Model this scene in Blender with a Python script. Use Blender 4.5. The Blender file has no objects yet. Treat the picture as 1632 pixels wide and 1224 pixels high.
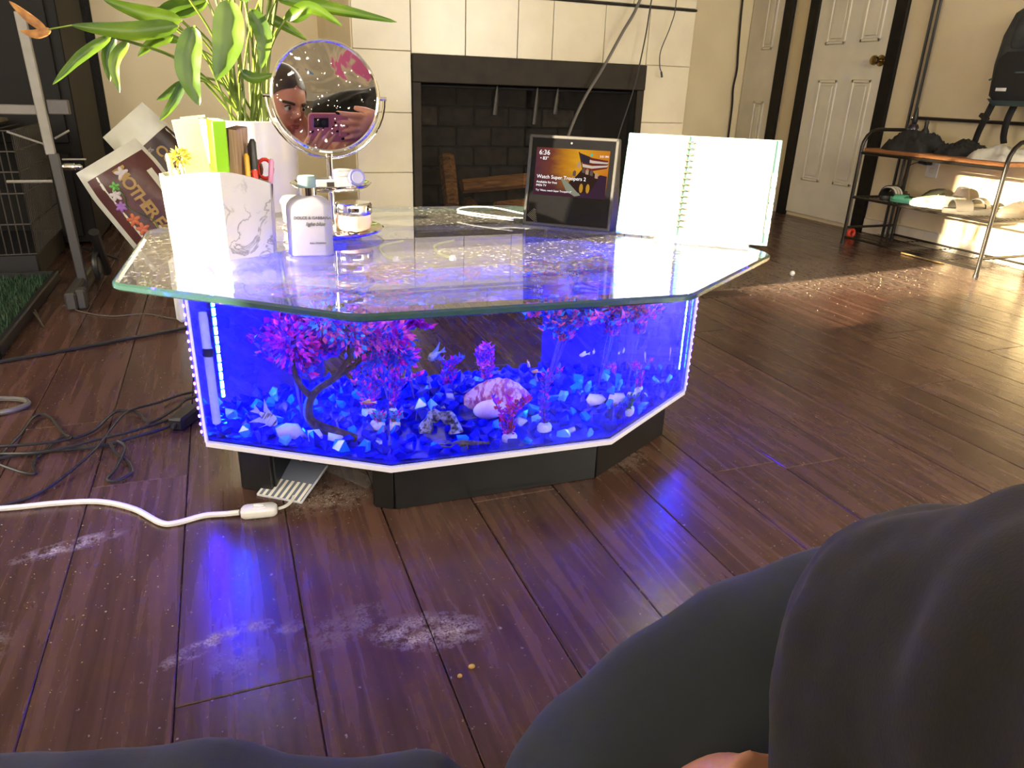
import bpy, bmesh, math, random
from mathutils import Vector, Matrix, Euler, Quaternion

# ------------------------------------------------------------------ camera, world, sun, exposure
SC = bpy.context.scene
COL = SC.collection
R = random.Random(7)

cam_data = bpy.data.cameras.new('camera')
cam_data.sensor_fit = 'HORIZONTAL'
cam_data.sensor_width = 36.0
cam_data.lens = 1150.0 / 1632.0 * 36.0
cam_data.clip_start = 0.005
cam = bpy.data.objects.new('camera', cam_data)
COL.objects.link(cam)
_p, _r, _y = math.radians(22.2275), 0.0358264, math.radians(21.7812)
_f = Vector((math.sin(_y) * math.cos(_p), math.cos(_y) * math.cos(_p), -math.sin(_p)))
_x = Vector((math.cos(_y), -math.sin(_y), 0))
_u = _x.cross(_f)
_x2 = _x * math.cos(_r) + _u * math.sin(_r)
_u2 = _u * math.cos(_r) - _x * math.sin(_r)
cam.matrix_world = Matrix(((_x2.x, _u2.x, -_f.x, 0), (_x2.y, _u2.y, -_f.y, 0), (_x2.z, _u2.z, -_f.z, 0.72), (0, 0, 0, 1)))
SC.camera = cam

world = bpy.data.worlds.new('evening_sky')
SC.world = world
world.use_nodes = True
_wn = world.node_tree.nodes
_bg = _wn['Background']
_bg.inputs['Color'].default_value = (1.0, 0.925, 0.775, 1)
_bg.inputs['Strength'].default_value = 14.0

SUN_AZ, SUN_EL = math.radians(5.7), math.radians(11.0)      # travels to +X, a little to +Y
sun_data = bpy.data.lights.new('sun', 'SUN')
sun_data.energy = 44.0
sun_data.angle = math.radians(0.9)
sun_data.color = (1.0, 0.83, 0.55)
sun = bpy.data.objects.new('sun', sun_data)
COL.objects.link(sun)
_sd = Vector((math.cos(SUN_AZ) * math.cos(SUN_EL), math.sin(SUN_AZ) * math.cos(SUN_EL), -math.sin(SUN_EL)))
sun.rotation_euler = _sd.to_track_quat('-Z', 'Y').to_euler()
sun.location = (-6, 0.5, 2.5)

WX, WY, WZ = -2.0, 4.6, 2.35           # left wall, back wall, ceiling height
RX, BY = 3.53, -2.0                    # right wall, rear wall
WIN1 = (0.80, 2.20, 0.75, 1.50)        # left wall window: y0, y1, z0, z1
FILL_WIN2 = (-1.90, -0.75, 0.45, 2.25)      # unseen rear wall openings, added for fill light: x0, x1, z0, z1
FILL_WIN3 = (2.10, 3.40, 0.45, 2.25)
FILL_WIN4 = (-0.60, 1.95, 1.50, 2.25)  # added high up to brighten the fireplace and right walls

def portal(name, loc, rot, sx, sy):
    d = bpy.data.lights.new(name, 'AREA')
    d.shape = 'RECTANGLE'; d.size = sx; d.size_y = sy
    d.cycles.is_portal = True
    o = bpy.data.objects.new(name, d)
    o.location = loc; o.rotation_euler = rot
    COL.objects.link(o)
portal('window_portal', (WX - 0.05, (WIN1[0] + WIN1[1]) / 2, (WIN1[2] + WIN1[3]) / 2), (0, math.radians(-90), 0), WIN1[3] - WIN1[2], WIN1[1] - WIN1[0])
portal('window_portal', ((FILL_WIN2[0] + FILL_WIN2[1]) / 2, BY - 0.05, (FILL_WIN2[2] + FILL_WIN2[3]) / 2), (math.radians(90), 0, 0), FILL_WIN2[1] - FILL_WIN2[0], FILL_WIN2[3] - FILL_WIN2[2])

portal('window_portal', ((FILL_WIN3[0] + FILL_WIN3[1]) / 2, BY - 0.05, (FILL_WIN3[2] + FILL_WIN3[3]) / 2), (math.radians(90), 0, 0), FILL_WIN3[1] - FILL_WIN3[0], FILL_WIN3[3] - FILL_WIN3[2])
portal('window_portal', ((FILL_WIN4[0] + FILL_WIN4[1]) / 2, BY - 0.05, (FILL_WIN4[2] + FILL_WIN4[3]) / 2), (math.radians(90), 0, 0), FILL_WIN4[1] - FILL_WIN4[0], FILL_WIN4[3] - FILL_WIN4[2])

SC.view_settings.view_transform = 'Standard'
SC.view_settings.look = 'None'
SC.view_settings.exposure = 0.0
SC.view_settings.gamma = 1.0
SC.view_settings.use_curve_mapping = False
SC.cycles.transparent_max_bounces = 32
SC.cycles.max_bounces = 14
SC.cycles.transmission_bounces = 12
SC.cycles.glossy_bounces = 5
SC.cycles.diffuse_bounces = 4
SC.cycles.sample_clamp_indirect = 40.0
SC.cycles.blur_glossy = 0.5

# ------------------------------------------------------------------ helpers
WM = {}            # world matrix of every object made here
def _link(o, parent, mw, name):
    COL.objects.link(o)
    if parent is not None:
        o.parent = parent
        o.matrix_local = WM[parent].inverted() @ mw
    else:
        o.matrix_local = mw
    WM[o] = mw
    return o

def tag(o, label=None, cat=None, group=None, kind=None):
    if label: o['label'] = label
    if cat: o['category'] = cat
    if group: o['group'] = group
    if kind: o['kind'] = kind
    return o

def thing(name, label, cat, loc=(0, 0, 0), rot=(0, 0, 0), group=None):
    o = bpy.data.objects.new(name, None)
    o.empty_display_size = 0.05
    _link(o, None, Matrix.Translation(loc) @ Euler(rot).to_matrix().to_4x4(), name)
    return tag(o, label, cat, group)

def frame_from(direction, up=Vector((0, 0, 1))):
    """rotation whose Z axis follows direction"""
    z = Vector(direction).normalized()
    if abs(z.dot(up)) > 0.99: up = Vector((1, 0, 0))
    x = up.cross(z).normalized(); y = z.cross(x)
    return Matrix((x, y, z)).transposed()

class MB:
    """collects simple solids into one mesh"""
    def __init__(self):
        self.v = []; self.f = []
    def add(self, verts, faces, M=None):
        n = len(self.v)
        self.v += [Vector(p) if M is None else M @ Vector(p) for p in verts]
        self.f += [tuple(i + n for i in q) for q in faces]
        return self
    def box(self, c, s, rot=None, bev=0.0):
        c = Vector(c); hx, hy, hz = s[0] / 2, s[1] / 2, s[2] / 2
        M = Matrix.Translation(c)
        if rot is not None:
            M = M @ (rot.to_4x4() if isinstance(rot, Matrix) else Euler(rot).to_matrix().to_4x4())
        b = min(bev, hx * .9, hy * .9, hz * .9)
        if b <= 0:
            vs = [(x, y, z) for z in (-hz, hz) for y in (-hy, hy) for x in (-hx, hx)]
            fs = [(0, 2, 3, 1), (4, 5, 7, 6), (0, 1, 5, 4), (2, 6, 7, 3), (0, 4, 6, 2), (1, 3, 7, 5)]
            return self.add(vs, fs, M)
        vs = []; idx = {}
        for sx in (-1, 1):
            for sy in (-1, 1):
                for sz in (-1, 1):
                    for a in range(3):
                        p = [sx * (hx - b), sy * (hy - b), sz * (hz - b)]
                        p[a] = (sx, sy, sz)[a] * (hx, hy, hz)[a]
                        idx[(sx, sy, sz, a)] = len(vs); vs.append(tuple(p))
        fs = []
        for a in range(3):
            o1, o2 = [k for k in range(3) if k != a]
            for s_ in (-1, 1):
                q = []
                for (p1, p2) in ((-1, -1), (1, -1), (1, 1), (-1, 1)):
                    k = [0, 0, 0]; k[a] = s_; k[o1] = p1; k[o2] = p2
                    q.append(idx[(k[0], k[1], k[2], a)])
                fs.append(tuple(q))
        for a in range(3):
            o1, o2 = [k for k in range(3) if k != a]
            for p1 in (-1, 1):
                for p2 in (-1, 1):
                    q = []
                    for s_, ax in ((-1, o1), (1, o1), (1, o2), (-1, o2)):
                        k = [0, 0, 0]; k[a] = s_; k[o1] = p1; k[o2] = p2
                        q.append(idx[(k[0], k[1], k[2], ax)])
                    fs.append(tuple(q))
        for sx in (-1, 1):
            for sy in (-1, 1):
                for sz in (-1, 1):
                    fs.append(tuple(idx[(sx, sy, sz, a)] for a in range(3)))
        return self.add(vs, fs, M)
    def tube(self, pts, rad, seg=8, closed=False, caps=True, flat=1.0):
        pts = [Vector(p) for p in pts]
        n = len(pts)
        rads = rad if isinstance(rad, (list, tuple)) else [rad] * n
        vs = []; up = None
        for i in range(n):
            a = pts[i - 1] if (i > 0 or closed) else pts[0]
            b = pts[(i + 1) % n] if (i < n - 1 or closed) else pts[-1]
            t = (b - a)
            t = t.normalized() if t.length > 1e-9 else Vector((0, 0, 1))
            if up is None:
                up = Vector((0, 0, 1)) if abs(t.z) < 0.9 else Vector((1, 0, 0))
            x = up.cross(t)
            if x.length < 1e-6: x = Vector((1, 0, 0)).cross(t)
            x.normalize(); y = t.cross(x).normalized(); up = y
            for k in range(seg):
                an = 2 * math.pi * k / seg
                vs.append(pts[i] + x * math.cos(an) * rads[i] + y * math.sin(an) * rads[i] * flat)
        fs = []
        m = n if closed else n - 1
        for i in range(m):
            j = (i + 1) % n
            for k in range(seg):
                l = (k + 1) % seg
                fs.append((i * seg + k, i * seg + l, j * seg + l, j * seg + k))
        if caps and not closed:
            fs.append(tuple(reversed(range(seg)))); fs.append(tuple((n - 1) * seg + k for k in range(seg)))
        return self.add(vs, fs)
    def lathe(self, prof, seg=24, M=None, cap0=True, cap1=True):
        vs = []
        for r_, z in prof:
            for k in range(seg):
                an = 2 * math.pi * k / seg
                vs.append((r_ * math.cos(an), r_ * math.sin(an), z))
        fs = []
        for i in range(len(prof) - 1):
            for k in range(seg):
                l = (k + 1) % seg
                fs.append((i * seg + k, i * seg + l, (i + 1) * seg + l, (i + 1) * seg + k))
        if cap0: fs.append(tuple(reversed(range(seg))))
        if cap1: fs.append(tuple((len(prof) - 1) * seg + k for k in range(seg)))
        return self.add(vs, fs, M)
    def prism(self, poly, z0, z1, M=None, poly2=None):
        n = len(poly); poly2 = poly2 or poly
        vs = [(x, y, z0) for x, y in poly] + [(x, y, z1) for x, y in poly2]
        fs = [tuple(reversed(range(n))), tuple(range(n, 2 * n))]
        fs += [(i, (i + 1) % n, n + (i + 1) % n, n + i) for i in range(n)]
        return self.add(vs, fs, M)
    def ring(self, outer, inner, z0, z1, M=None):
        n = len(outer)
        vs = [(x, y, z0) for x, y in outer] + [(x, y, z0) for x, y in inner] + [(x, y, z1) for x, y in outer] + [(x, y, z1) for x, y in inner]
        fs = []
        for i in range(n):
            j = (i + 1) % n
            fs += [(i, j, 2 * n + j, 2 * n + i), (n + j, n + i, 3 * n + i, 3 * n + j),
                   (2 * n + i, 2 * n + j, 3 * n + j, 3 * n + i), (j, i, n + i, n + j)]
        return self.add(vs, fs, M)
    def ball(self, c, rx, ry=None, rz=None, seg=14, rings=9, rot=None):
        ry = ry or rx; rz = rz or rx
        M = Matrix.Translation(Vector(c))
        if rot is not None: M = M @ (rot.to_4x4() if isinstance(rot, Matrix) else Euler(rot).to_matrix().to_4x4())
        vs = [(0, 0, -rz)]
        for i in range(1, rings):
            a = -math.pi / 2 + math.pi * i / rings
            for k in range(seg):
                b = 2 * math.pi * k / seg
                vs.append((rx * math.cos(a) * math.cos(b), ry * math.cos(a) * math.sin(b), rz * math.sin(a)))
        vs.append((0, 0, rz))
        fs = [(0, 1 + (k + 1) % seg, 1 + k) for k in range(seg)]
        for i in range(rings - 2):
            for k in range(seg):
                l = (k + 1) % seg
                fs.append((1 + i * seg + k, 1 + i * seg + l, 1 + (i + 1) * seg + l, 1 + (i + 1) * seg + k))
        e = len(vs) - 1; o = 1 + (rings - 2) * seg
        fs += [(o + k, o + (k + 1) % seg, e) for k in range(seg)]
        return self.add(vs, fs, M)
    def mesh(self, name, smooth=True, angle=40):
        me = bpy.data.meshes.new(name)
        me.from_pydata([tuple(p) for p in self.v], [], self.f)
        me.update()
        if smooth:
            bm = bmesh.new(); bm.from_mesh(me)
            ca = math.radians(angle)
            for e in bm.edges:
                if len(e.link_faces) == 2 and e.calc_face_angle(0) > ca: e.smooth = False
            for fc in bm.faces: fc.smooth = True
            bm.to_mesh(me); bm.free()
        return me
    def build(self, name, mat, parent=None, smooth=True, angle=40, local=True, **tags):
        """local: the points are in the parent's frame; otherwise in world coordinates"""
        me = self.mesh(name, smooth, angle)
        for m in (mat if isinstance(mat, (list, tuple)) else [mat]): me.materials.append(m)
        o = bpy.data.objects.new(name, me)
        if parent is None:
            c = Vector((sum(p.x for p in self.v), sum(p.y for p in self.v), 0)) / max(1, len(self.v))
            c.z = min(p.z for p in self.v)
            me.transform(Matrix.Translation(-c))
            _link(o, None, Matrix.Translation(c), name)
        else:
            if not local: me.transform(WM[parent].inverted())
            _link(o, parent, WM[parent].copy(), name)
        return tag(o, **tags)

def inst(name, me, mw, parent=None, **tags):
    o = bpy.data.objects.new(name, me)
    _link(o, parent, mw, name)
    return tag(o, **tags)

def spline(pts, n=8):
    pts = [Vector(p) for p in pts]; out = []
    for i in range(len(pts) - 1):
        p0 = pts[max(0, i - 1)]; p1 = pts[i]; p2 = pts[i + 1]; p3 = pts[min(len(pts) - 1, i + 2)]
        for k in range(n):
            t = k / n
            out.append(0.5 * ((2 * p1) + (p2 - p0) * t + (2 * p0 - 5 * p1 + 4 * p2 - p3) * t * t + (3 * p1 - p0 - 3 * p2 + p3) * t ** 3))
    out.append(pts[-1])
    return out

def subsurf(o, lv=2):
    m = o.modifiers.new('subsurf', 'SUBSURF'); m.levels = lv; m.render_levels = lv
    return o

def text_mesh(body, size, extrude=0.0002, align='LEFT', shear=0.0, space=1.0, bold=0.0):
    cu = bpy.data.curves.new('lettering', 'FONT')
    cu.body = body; cu.size = size; cu.extrude = extrude; cu.align_x = align; cu.shear = shear; cu.space_character = space; cu.offset = bold
    cu.resolution_u = 3
    o = bpy.data.objects.new('lettering', cu)
    COL.objects.link(o)
    dg = bpy.context.evaluated_depsgraph_get()
    me = bpy.data.meshes.new_from_object(o.evaluated_get(dg))
    bpy.data.objects.remove(o); bpy.data.curves.remove(cu)
    return me

def lettering(body, size, mat, parent, M, **kw):
    """flat print on a surface; M maps the text plane (x right, y up, z out) into the parent's frame"""
    me = text_mesh(body, size, **kw)
    me.materials.clear(); me.materials.append(mat)
    return inst('lettering', me, WM[parent] @ M, parent)

# ------------------------------------------------------------------ materials
def _new(name):
    m = bpy.data.materials.new(name); m.use_nodes = True
    nt = m.node_tree
    return m, nt, nt.nodes['Principled BSDF'], nt.nodes['Material Output']

def nd(nt, t, **kw):
    n = nt.nodes.new(t)
    for k, v in kw.items():
        if hasattr(n, k): setattr(n, k, v)
        else: n.inputs[k].default_value = v
    return n

def c4(c): return (c[0], c[1], c[2], 1.0)

def srgb(r_, g_, b_):
    f = lambda v: (v / 255 / 12.92) if v / 255 <= .04045 else ((v / 255 + .055) / 1.055) ** 2.4
    return (f(r_), f(g_), f(b_))

def mat(name, col, rough=.5, metal=0., col2=None, scale=12., bump=0., bscale=None, spec=.5, coat=0., stretch=(1, 1, 1),
        emit=None, estr=0., sheen=0., sss=0., lo=.35, hi=.65, detail=4.):
    """plain surface with a soft two-tone mottling and optional fine relief"""
    m, nt, b, out = _new(name)
    b.inputs['Roughness'].default_value = rough
    b.inputs['Metallic'].default_value = metal
    b.inputs['Specular IOR Level'].default_value = spec
    b.inputs['Coat Weight'].default_value = coat
    b.inputs['Sheen Weight'].default_value = sheen
    tc = nd(nt, 'ShaderNodeTexCoord'); mp = nd(nt, 'ShaderNodeMapping')
    mp.inputs['Scale'].default_value = stretch
    nt.links.new(tc.outputs['Object'], mp.inputs['Vector'])
    nz = nd(nt, 'ShaderNodeTexNoise'); nz.inputs['Scale'].default_value = scale; nz.inputs['Detail'].default_value = detail
    nt.links.new(mp.outputs['Vector'], nz.inputs['Vector'])
    cr = nd(nt, 'ShaderNodeValToRGB')
    cr.color_ramp.elements[0].position = lo; cr.color_ramp.elements[1].position = hi
    c2 = col2 or tuple(v * .85 for v in col)
    cr.color_ramp.elements[0].color = c4(c2); cr.color_ramp.elements[1].color = c4(col)
    nt.links.new(nz.outputs['Fac'], cr.inputs['Fac'])
    nt.links.new(cr.outputs['Color'], b.inputs['Base Color'])
    if bump:
        bn = nd(nt, 'ShaderNodeTexNoise'); bn.inputs['Scale'].default_value = bscale or scale * 4
        nt.links.new(mp.outputs['Vector'], bn.inputs['Vector'])
        bp = nd(nt, 'ShaderNodeBump'); bp.inputs['Strength'].default_value = bump; bp.inputs['Distance'].default_value = .01
        nt.links.new(bn.outputs['Fac'], bp.inputs['Height']); nt.links.new(bp.outputs['Normal'], b.inputs['Normal'])
    if emit:
        b.inputs['Emission Color'].default_value = c4(emit); b.inputs['Emission Strength'].default_value = estr
    if sss: b.inputs['Subsurface Weight'].default_value = sss; b.inputs['Subsurface Radius'].default_value = (.01, .004, .002)
    return m

def sheet_glass(name, tint=(1, 1, 1), rough=0.0, dust=0.0, dscale=60., f0=.04, haze=0.0, dcol=(.75, .72, .66)):
    """thin clear sheet: see-through plus a mirror reflection that grows at grazing angles, with dust specks"""
    m, nt, b, out = _new(name)
    nt.nodes.remove(b)
    tr = nd(nt, 'ShaderNodeBsdfTransparent'); tr.inputs['Color'].default_value = c4(tint)
    gl = nd(nt, 'ShaderNodeBsdfGlossy'); gl.inputs['Roughness'].default_value = rough
    lw = nd(nt, 'ShaderNodeLayerWeight'); lw.inputs['Blend'].default_value = .5
    pw = nd(nt, 'ShaderNodeMath', operation='POWER'); pw.inputs[1].default_value = 5
    ma = nd(nt, 'ShaderNodeMath', operation='MULTIPLY_ADD'); ma.inputs[1].default_value = 1 - f0; ma.inputs[2].default_value = f0
    nt.links.new(lw.outputs['Facing'], pw.inputs[0]); nt.links.new(pw.outputs[0], ma.inputs[0])
    mx = nd(nt, 'ShaderNodeMixShader')
    nt.links.new(ma.outputs[0], mx.inputs['Fac']); nt.links.new(tr.outputs[0], mx.inputs[1]); nt.links.new(gl.outputs[0], mx.inputs[2])
    last = mx
    if dust or haze:
        tc = nd(nt, 'ShaderNodeTexCoord')
        nz = nd(nt, 'ShaderNodeTexNoise'); nz.inputs['Scale'].default_value = dscale * 3; nz.inputs['Detail'].default_value = 2
        n2 = nd(nt, 'ShaderNodeTexNoise'); n2.inputs['Scale'].default_value = dscale / 12; n2.inputs['Detail'].default_value = 4
        nt.links.new(tc.outputs['Object'], nz.inputs['Vector']); nt.links.new(tc.outputs['Object'], n2.inputs['Vector'])
        mr = nd(nt, 'ShaderNodeMapRange'); mr.inputs[1].default_value = .56; mr.inputs[2].default_value = .72
        mr.inputs[4].default_value = dust
        nt.links.new(nz.outputs['Fac'], mr.inputs[0])
        m2 = nd(nt, 'ShaderNodeMapRange'); m2.inputs[1].default_value = .40; m2.inputs[2].default_value = .65
        nt.links.new(n2.outputs['Fac'], m2.inputs[0])
        mu = nd(nt, 'ShaderNodeMath', operation='MULTIPLY_ADD'); nt.links.new(mr.outputs[0], mu.inputs[0]); nt.links.new(m2.outputs[0], mu.inputs[1])
        mu.inputs[2].default_value = haze
        df = nd(nt, 'ShaderNodeBsdfDiffuse'); df.inputs['Color'].default_value = c4(dcol)
        mx2 = nd(nt, 'ShaderNodeMixShader')
        nt.links.new(mu.outputs[0], mx2.inputs['Fac']); nt.links.new(mx.outputs[0], mx2.inputs[1]); nt.links.new(df.outputs[0], mx2.inputs[2])
        last = mx2
    nt.links.new(last.outputs[0], out.inputs['Surface'])
    return m

def wood_mat(name, dark, light, rough=.4, sc=3., stretch=(14, 1, 14), bump=.15, dustmask=None, coat=0., per_object=.5, spec=.5):
    m, nt, b, out = _new(name)
    b.inputs['Coat Weight'].default_value = coat
    b.inputs['Specular IOR Level'].default_value = spec
    tc = nd(nt, 'ShaderNodeTexCoord'); oi = nd(nt, 'ShaderNodeObjectInfo')
    ad = nd(nt, 'ShaderNodeVectorMath', operation='ADD')
    sc_ = nd(nt, 'ShaderNodeVectorMath', operation='SCALE'); sc_.inputs['Scale'].default_value = 37.0
    cx = nd(nt, 'ShaderNodeCombineXYZ')
    for k in range(3): nt.links.new(oi.outputs['Random'], cx.inputs[k])
    nt.links.new(cx.outputs[0], sc_.inputs[0])
    nt.links.new(tc.outputs['Object'], ad.inputs[0]); nt.links.new(sc_.outputs[0], ad.inputs[1])
    mp = nd(nt, 'ShaderNodeMapping'); mp.inputs['Scale'].default_value = stretch
    nt.links.new(ad.outputs[0], mp.inputs['Vector'])
    nz = nd(nt, 'ShaderNodeTexNoise'); nz.inputs['Scale'].default_value = sc; nz.inputs['Detail'].default_value = 8; nz.inputs['Distortion'].default_value = .9
    nt.links.new(mp.outputs[0], nz.inputs['Vector'])
    cr = nd(nt, 'ShaderNodeValToRGB')
    cr.color_ramp.elements[0].position = .32; cr.color_ramp.elements[1].position = .70
    cr.color_ramp.elements[0].color = c4(dark); cr.color_ramp.elements[1].color = c4(light)
    nt.links.new(nz.outputs['Fac'], cr.inputs['Fac'])
    hs = nd(nt, 'ShaderNodeHueSaturation')
    mr = nd(nt, 'ShaderNodeMapRange'); mr.inputs[3].default_value = 1 - per_object / 2; mr.inputs[4].default_value = 1 + per_object / 2
    nt.links.new(oi.outputs['Random'], mr.inputs[0]); nt.links.new(mr.outputs[0], hs.inputs['Value'])
    nt.links.new(cr.outputs['Color'], hs.inputs['Color'])
    colour = hs.outputs['Color']
    rr = nd(nt, 'ShaderNodeMapRange'); rr.inputs[3].default_value = rough - .07; rr.inputs[4].default_value = rough + .12
    nt.links.new(nz.outputs['Fac'], rr.inputs[0])
    rough_out = rr.outputs[0]
    if dustmask:
        fac = dustmask(nt)
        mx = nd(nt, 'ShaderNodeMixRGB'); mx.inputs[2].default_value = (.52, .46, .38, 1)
        nt.links.new(fac, mx.inputs[0]); nt.links.new(colour, mx.inputs[1]); colour = mx.outputs[0]
        ra = nd(nt, 'ShaderNodeMath', operation='MULTIPLY_ADD'); ra.inputs[1].default_value = .5
        nt.links.new(fac, ra.inputs[0]); nt.links.new(rough_out, ra.inputs[2]); rough_out = ra.outputs[0]
    nt.links.new(colour, b.inputs['Base Color']); nt.links.new(rough_out, b.inputs['Roughness'])
    if bump:
        bp = nd(nt, 'ShaderNodeBump'); bp.inputs['Strength'].default_value = bump; bp.inputs['Distance'].default_value = .004
        nt.links.new(nz.outputs['Fac'], bp.inputs['Height']); nt.links.new(bp.outputs['Normal'], b.inputs['Normal'])
    return m

# dried spills and swept dust lying on the boards (world x, y, half length, half width, turn, strength)
SPILLS_AND_SUN = [(-.30, 1.185, .075, .018, .25, 1.0), (-.09, .872, .06, .014, .45, 1.0), (-.02, .888, .02, .010, .1, .9), (-.055, .83, .03, .03, .1, .35),
          (.205, .80, .075, .035, -.25, .95), (.10, .85, .06, .03, .4, .35), (.02, .87, .02, .012, .2, .6), (.13, 1.21, .09, .05, .15, .5), (.72, 1.18, .07, .05, .3, .35),
          (2.30, 2.45, .60, .26, .12, .55), (2.8, 2.4, .5, .3, .2, .5), (1.9, 2.35, .2, .06, .3, .4), (-.40, .96, .06, .05, .3, .4)]  # the dust here is strengthened to brighten the sun patch
def dust_sun_mask(nt):
    geo = nd(nt, 'ShaderNodeNewGeometry')
    nz = nd(nt, 'ShaderNodeTexNoise'); nz.inputs['Scale'].default_value = 55; nz.inputs['Detail'].default_value = 6; nz.inputs['Roughness'].default_value = .7
    nt.links.new(geo.outputs['Position'], nz.inputs['Vector'])
    n2 = nd(nt, 'ShaderNodeTexNoise'); n2.inputs['Scale'].default_value = 300; n2.inputs['Detail'].default_value = 3
    nt.links.new(geo.outputs['Position'], n2.inputs['Vector'])
    acc = None
    for (x, y, a, b_, t, s) in SPILLS_AND_SUN:
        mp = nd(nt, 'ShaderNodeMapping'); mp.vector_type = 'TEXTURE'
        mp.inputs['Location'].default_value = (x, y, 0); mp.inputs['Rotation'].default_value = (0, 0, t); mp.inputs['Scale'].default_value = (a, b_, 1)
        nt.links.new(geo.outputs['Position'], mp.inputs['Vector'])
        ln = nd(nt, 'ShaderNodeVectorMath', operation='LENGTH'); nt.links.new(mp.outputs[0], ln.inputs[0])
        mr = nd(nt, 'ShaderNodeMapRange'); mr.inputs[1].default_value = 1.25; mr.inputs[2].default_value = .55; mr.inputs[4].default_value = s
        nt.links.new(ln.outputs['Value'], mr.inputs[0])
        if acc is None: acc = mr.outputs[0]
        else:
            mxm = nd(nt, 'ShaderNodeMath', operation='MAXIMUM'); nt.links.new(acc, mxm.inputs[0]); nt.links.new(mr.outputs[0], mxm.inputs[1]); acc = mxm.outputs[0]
    th = nd(nt, 'ShaderNodeMapRange'); th.inputs[1].default_value = .42; th.inputs[2].default_value = .62
    nt.links.new(nz.outputs['Fac'], th.inputs[0])
    t2 = nd(nt, 'ShaderNodeMapRange'); t2.inputs[1].default_value = .35; t2.inputs[2].default_value = .6
    nt.links.new(n2.outputs['Fac'], t2.inputs[0])
    a1 = nd(nt, 'ShaderNodeMath', operation='MULTIPLY'); nt.links.new(acc, a1.inputs[0]); nt.links.new(th.outputs[0], a1.inputs[1])
    a2 = nd(nt, 'ShaderNodeMath', operation='MULTIPLY'); nt.links.new(a1.outputs[0], a2.inputs[0]); nt.links.new(t2.outputs[0], a2.inputs[1])
    # fine specks everywhere
    n3 = nd(nt, 'ShaderNodeTexNoise'); n3.inputs['Scale'].default_value = 130; n3.inputs['Detail'].default_value = 2
    nt.links.new(geo.outputs['Position'], n3.inputs['Vector'])
    m3 = nd(nt, 'ShaderNodeMapRange'); m3.inputs[1].default_value = .70; m3.inputs[2].default_value = .76; m3.inputs[4].default_value = .55
    nt.links.new(n3.outputs['Fac'], m3.inputs[0])
    fin = nd(nt, 'ShaderNodeMath', operation='MAXIMUM'); nt.links.new(a2.outputs[0], fin.inputs[0]); nt.links.new(m3.outputs[0], fin.inputs[1])
    return fin.outputs[0]

MT = dict(
    plank=wood_mat('dark_laminate', srgb(64, 43, 37), srgb(92, 65, 55), rough=.24, sc=2.6, stretch=(18, 1.0, 18), bump=.05, dustmask=dust_sun_mask, spec=.5, per_object=.22),
    subfloor=mat('floor_joint', (.16, .13, .105), .8),
    wall=mat('beige_paint', srgb(226, 210, 172), .55, col2=srgb(218, 201, 163), scale=3, bump=.04, bscale=160),
    tile=mat('cream_tile', srgb(208, 200, 174), .22, col2=srgb(198, 188, 162), scale=5, spec=.5),
    grout=mat('grout', srgb(196, 184, 156), .9),
    door=mat('white_door_paint', srgb(230, 223, 202), .4, scale=4),
    trimblk=mat('black_trim_paint', srgb(32, 29, 26), .5, col2=srgb(22, 20, 19), scale=30, bump=.2, spec=.2),
    ceil=mat('ceiling_paint', srgb(205, 198, 184), .9, bump=.2, bscale=90),
    base=mat('baseboard_paint', srgb(220, 210, 190), .4),
    blackmetal=mat('black_metal', (.014, .014, .015), .38, scale=30),
    chrome=mat('chrome', (.86, .86, .88), .06, metal=1., col2=(.8, .8, .82)),
    steel=mat('brushed_steel', (.5, .48, .44), .3, metal=1., scale=40),
    brass=mat('satin_nickel', srgb(170, 150, 110), .22, metal=1.),
    white=mat('white_plastic', (.8, .8, .78), .3),
    blackp=mat('black_plastic', (.012, .012, .013), .42),
    greyp=mat('dark_grey_plastic', (.045, .042, .04), .45),
    paper=mat('paper', (.86, .84, .78), .8, scale=2),
)
# ------------------------------------------------------------------ the room
# floor: every board is a piece of its own
fl = MB().box((0.76, 1.3, -0.03), (5.7, 6.8, 0.04)).build('floor', MT['subfloor'], smooth=False, kind='structure')
PW, PL = 0.1667, 1.22
_pm = MB().box((0, 0, 0), (PW - .0013, PL - .0013, .010), bev=.0014).mesh('plank')
_pm.materials.append(MT['plank'])
_joint = {-1: .769, 2: 1.107, 3: .714, 9: 1.31, 10: 1.31, 12: 1.7}
k0, k1 = int((WX - .041) // PW), int((RX - .041) // PW)
for k in range(k0, k1 + 1):
    x = .041 + (k + .5) * PW
    j = _joint.get(k, R.uniform(0, PL))
    n0 = math.floor((BY - j) / PL)
    for n in range(n0, n0 + 7):
        y = j + (n + .5) * PL
        if y - PL / 2 > WY: continue
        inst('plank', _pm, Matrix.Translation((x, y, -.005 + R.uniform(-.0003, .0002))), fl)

def wall_with_hole(name, axis, pos, a0, a1, h, hole, out_sign, matl, t=.12):
    """a straight wall with one rectangular opening; axis 'x' = the wall lies in a plane of constant x"""
    m = MB()
    cells = []; at_ = a0
    for (o0, o1, z0, z1) in sorted(hole):
        cells += [(at_, o0, 0, h), (o0, o1, 0, z0), (o0, o1, z1, h)]; at_ = o1
    cells.append((at_, a1, 0, h))
    for (p, q, r_, s) in cells:
        if q - p < 1e-4 or s - r_ < 1e-4: continue
        if axis == 'x': m.box((pos + out_sign * t / 2, (p + q) / 2, (r_ + s) / 2), (t, q - p, s - r_))
        else: m.box(((p + q) / 2, pos + out_sign * t / 2, (r_ + s) / 2), (q - p, t, s - r_))
    return m.build(name, matl, smooth=False, kind='structure')

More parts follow.
